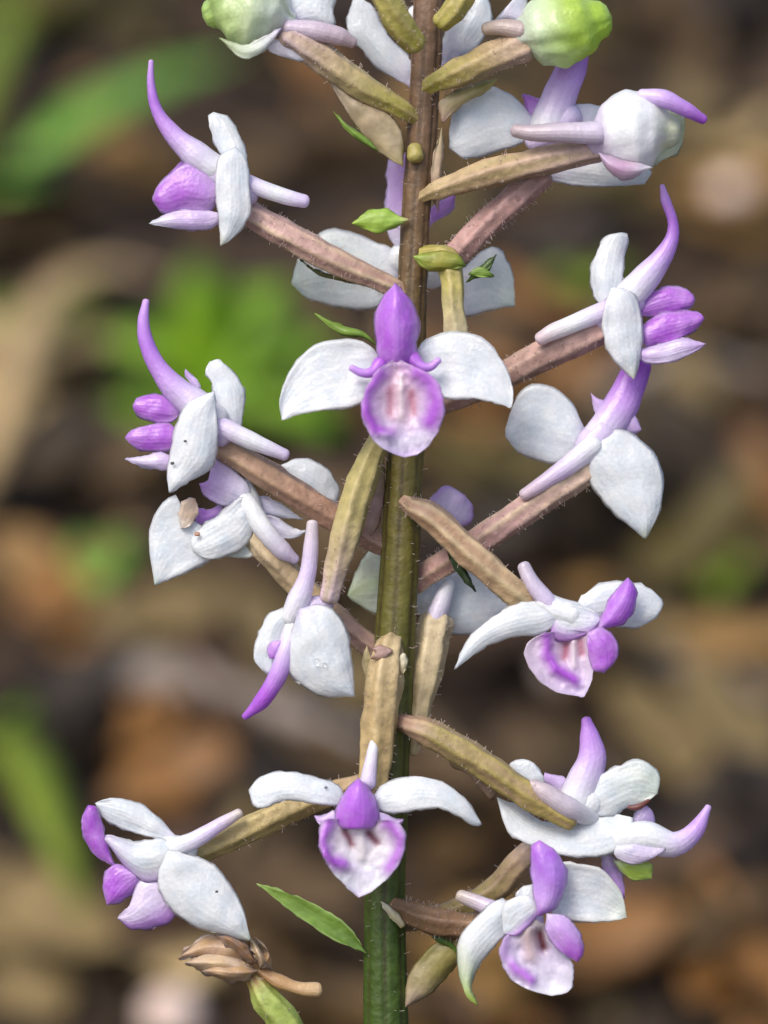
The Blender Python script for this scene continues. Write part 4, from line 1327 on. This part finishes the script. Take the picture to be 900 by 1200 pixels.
f.ped([(600, 1072, -30), (560, 1086, -40), (510, 1080, -44), (462, 1062, -50)], [12, 16, 17, 12], [(0, lin((170, 148, 120))), (.5, BRN), (1, lin((118, 94, 66)))],
      stripe=(lin((96, 76, 52)), 3, .5), hairs=160, d0=65)
f.bract((548, 1092), [(512, 1102), (478, 1145)], (474, 1182), [(508, 1162), (542, 1122)], [(0, OLV), (.5, lin((166, 154, 96))), (.85, lin((190, 170, 150))), (1, PNK)], d=10, bulge=8, thick=2)
f.bract((470, 1088), [(458, 1076), (450, 1066)], (446, 1056), [(458, 1062), (474, 1082)], [(0, LTAN), (1, CR)], d=26, bulge=2, thick=1.5)
f.bract((505, 1098), [(515, 1106), (526, 1110)], (540, 1120), [(530, 1106), (515, 1096)], [(0, DGRN), (1, GRN)], d=20, bulge=2, thick=1.5)

# ---- V: withered flower, bottom left
BT = lin((206, 170, 124)); BD = lin((164, 124, 82)); BL = lin((220, 192, 150))
f = Flower(15, [(304, 1140), (296, 1124), (284, 1114)], [10, 16, 18], BT, 'withered tan flower, crumpled and brown')
for (b, l, t, r, d, c) in (
        ((300, 1130), [(276, 1100), (246, 1094), (222, 1108)], (207, 1124), [(230, 1124), (268, 1128)], 8, BT),
        ((300, 1136), [(272, 1118), (244, 1116)], (216, 1128), [(240, 1140), (276, 1146)], 14, BL),
        ((302, 1138), [(280, 1130), (254, 1130)], (236, 1138), [(258, 1148), (284, 1150)], 20, BT),
        ((300, 1128), [(290, 1108), (270, 1094)], (250, 1096), [(266, 1108), (284, 1124)], 22, BD),
        ((304, 1136), [(296, 1116), (290, 1100)], (284, 1092), [(300, 1104), (314, 1128)], 12, BL),
        ((300, 1134), [(312, 1110), (296, 1096)], (302, 1100), [(318, 1124), (312, 1138)], 4, BT)):
    f.p('withered_petal', b, l, t, r, [(0, BD), (.4, c), (1, c)], d=d, bulge=9, fold=7, ruffle=3.5, thick=1.6, crum=2.6)
f.t('spur', [(304, 1138, 8), (325, 1150, 10), (350, 1159, 10), (372, 1161, 8)], [6, 8, 8, 8], [(0, BD), (.5, BT), (1, BL)], ridges=3, ramp=.12, wob=.1)
f.ped([(298, 1148, 8), (312, 1172, 8), (335, 1202, 4), (380, 1300, -6), (448, 1380, -18)], [9, 17, 19, 18, 14], [(0, BD), (.06, lin((150, 168, 84))), (.5, GT), (1, GRN)],
      stripe=(lin((176, 186, 110)), 3, .5), hairs=60, d0=15)


# ------------------------------------------------------------------ water droplets on the flowers
m, n_, l_, b_ = new_mat('clear_water')
b_.inputs['Base Color'].default_value = (1, 1, 1, 1)
b_.inputs['Roughness'].default_value = 0.02
b_.inputs['Transmission Weight'].default_value = 1.0
b_.inputs['IOR'].default_value = 1.33
M_WATER = m


def droplet(x, y, d, r, label):
    v, f = [], []
    nu, nv = 14, 8
    for i in range(nv + 1):
        ph = math.pi * i / nv
        for k in range(nu):
            a = 2 * math.pi * k / nu
            v.append(P(x + r * math.sin(ph) * math.cos(a), y + r * 1.1 * math.sin(ph) * math.sin(a), d + r * .7 * math.cos(ph)))
    for i in range(nv):
        for k in range(nu):
            a, b = i * nu + k, i * nu + (k + 1) % nu
            f.append([a, b, b + nu, a + nu])
    return tag(link_mesh('water_droplet', v, f, M_WATER), label, 'droplet')


droplet(371, 776, 80, 4, 'tiny clear droplet on the white wing of the drooping flower')
droplet(380, 779, 79, 2.6, 'tinier second droplet beside another on the drooping flower wing')
droplet(607, 233, 20, 4.5, 'clear droplet at the end of a pale spur above the pink stalk')
droplet(473, 522, 100, 3, 'tiny droplet on the lower rim of the lilac lip above the stem')
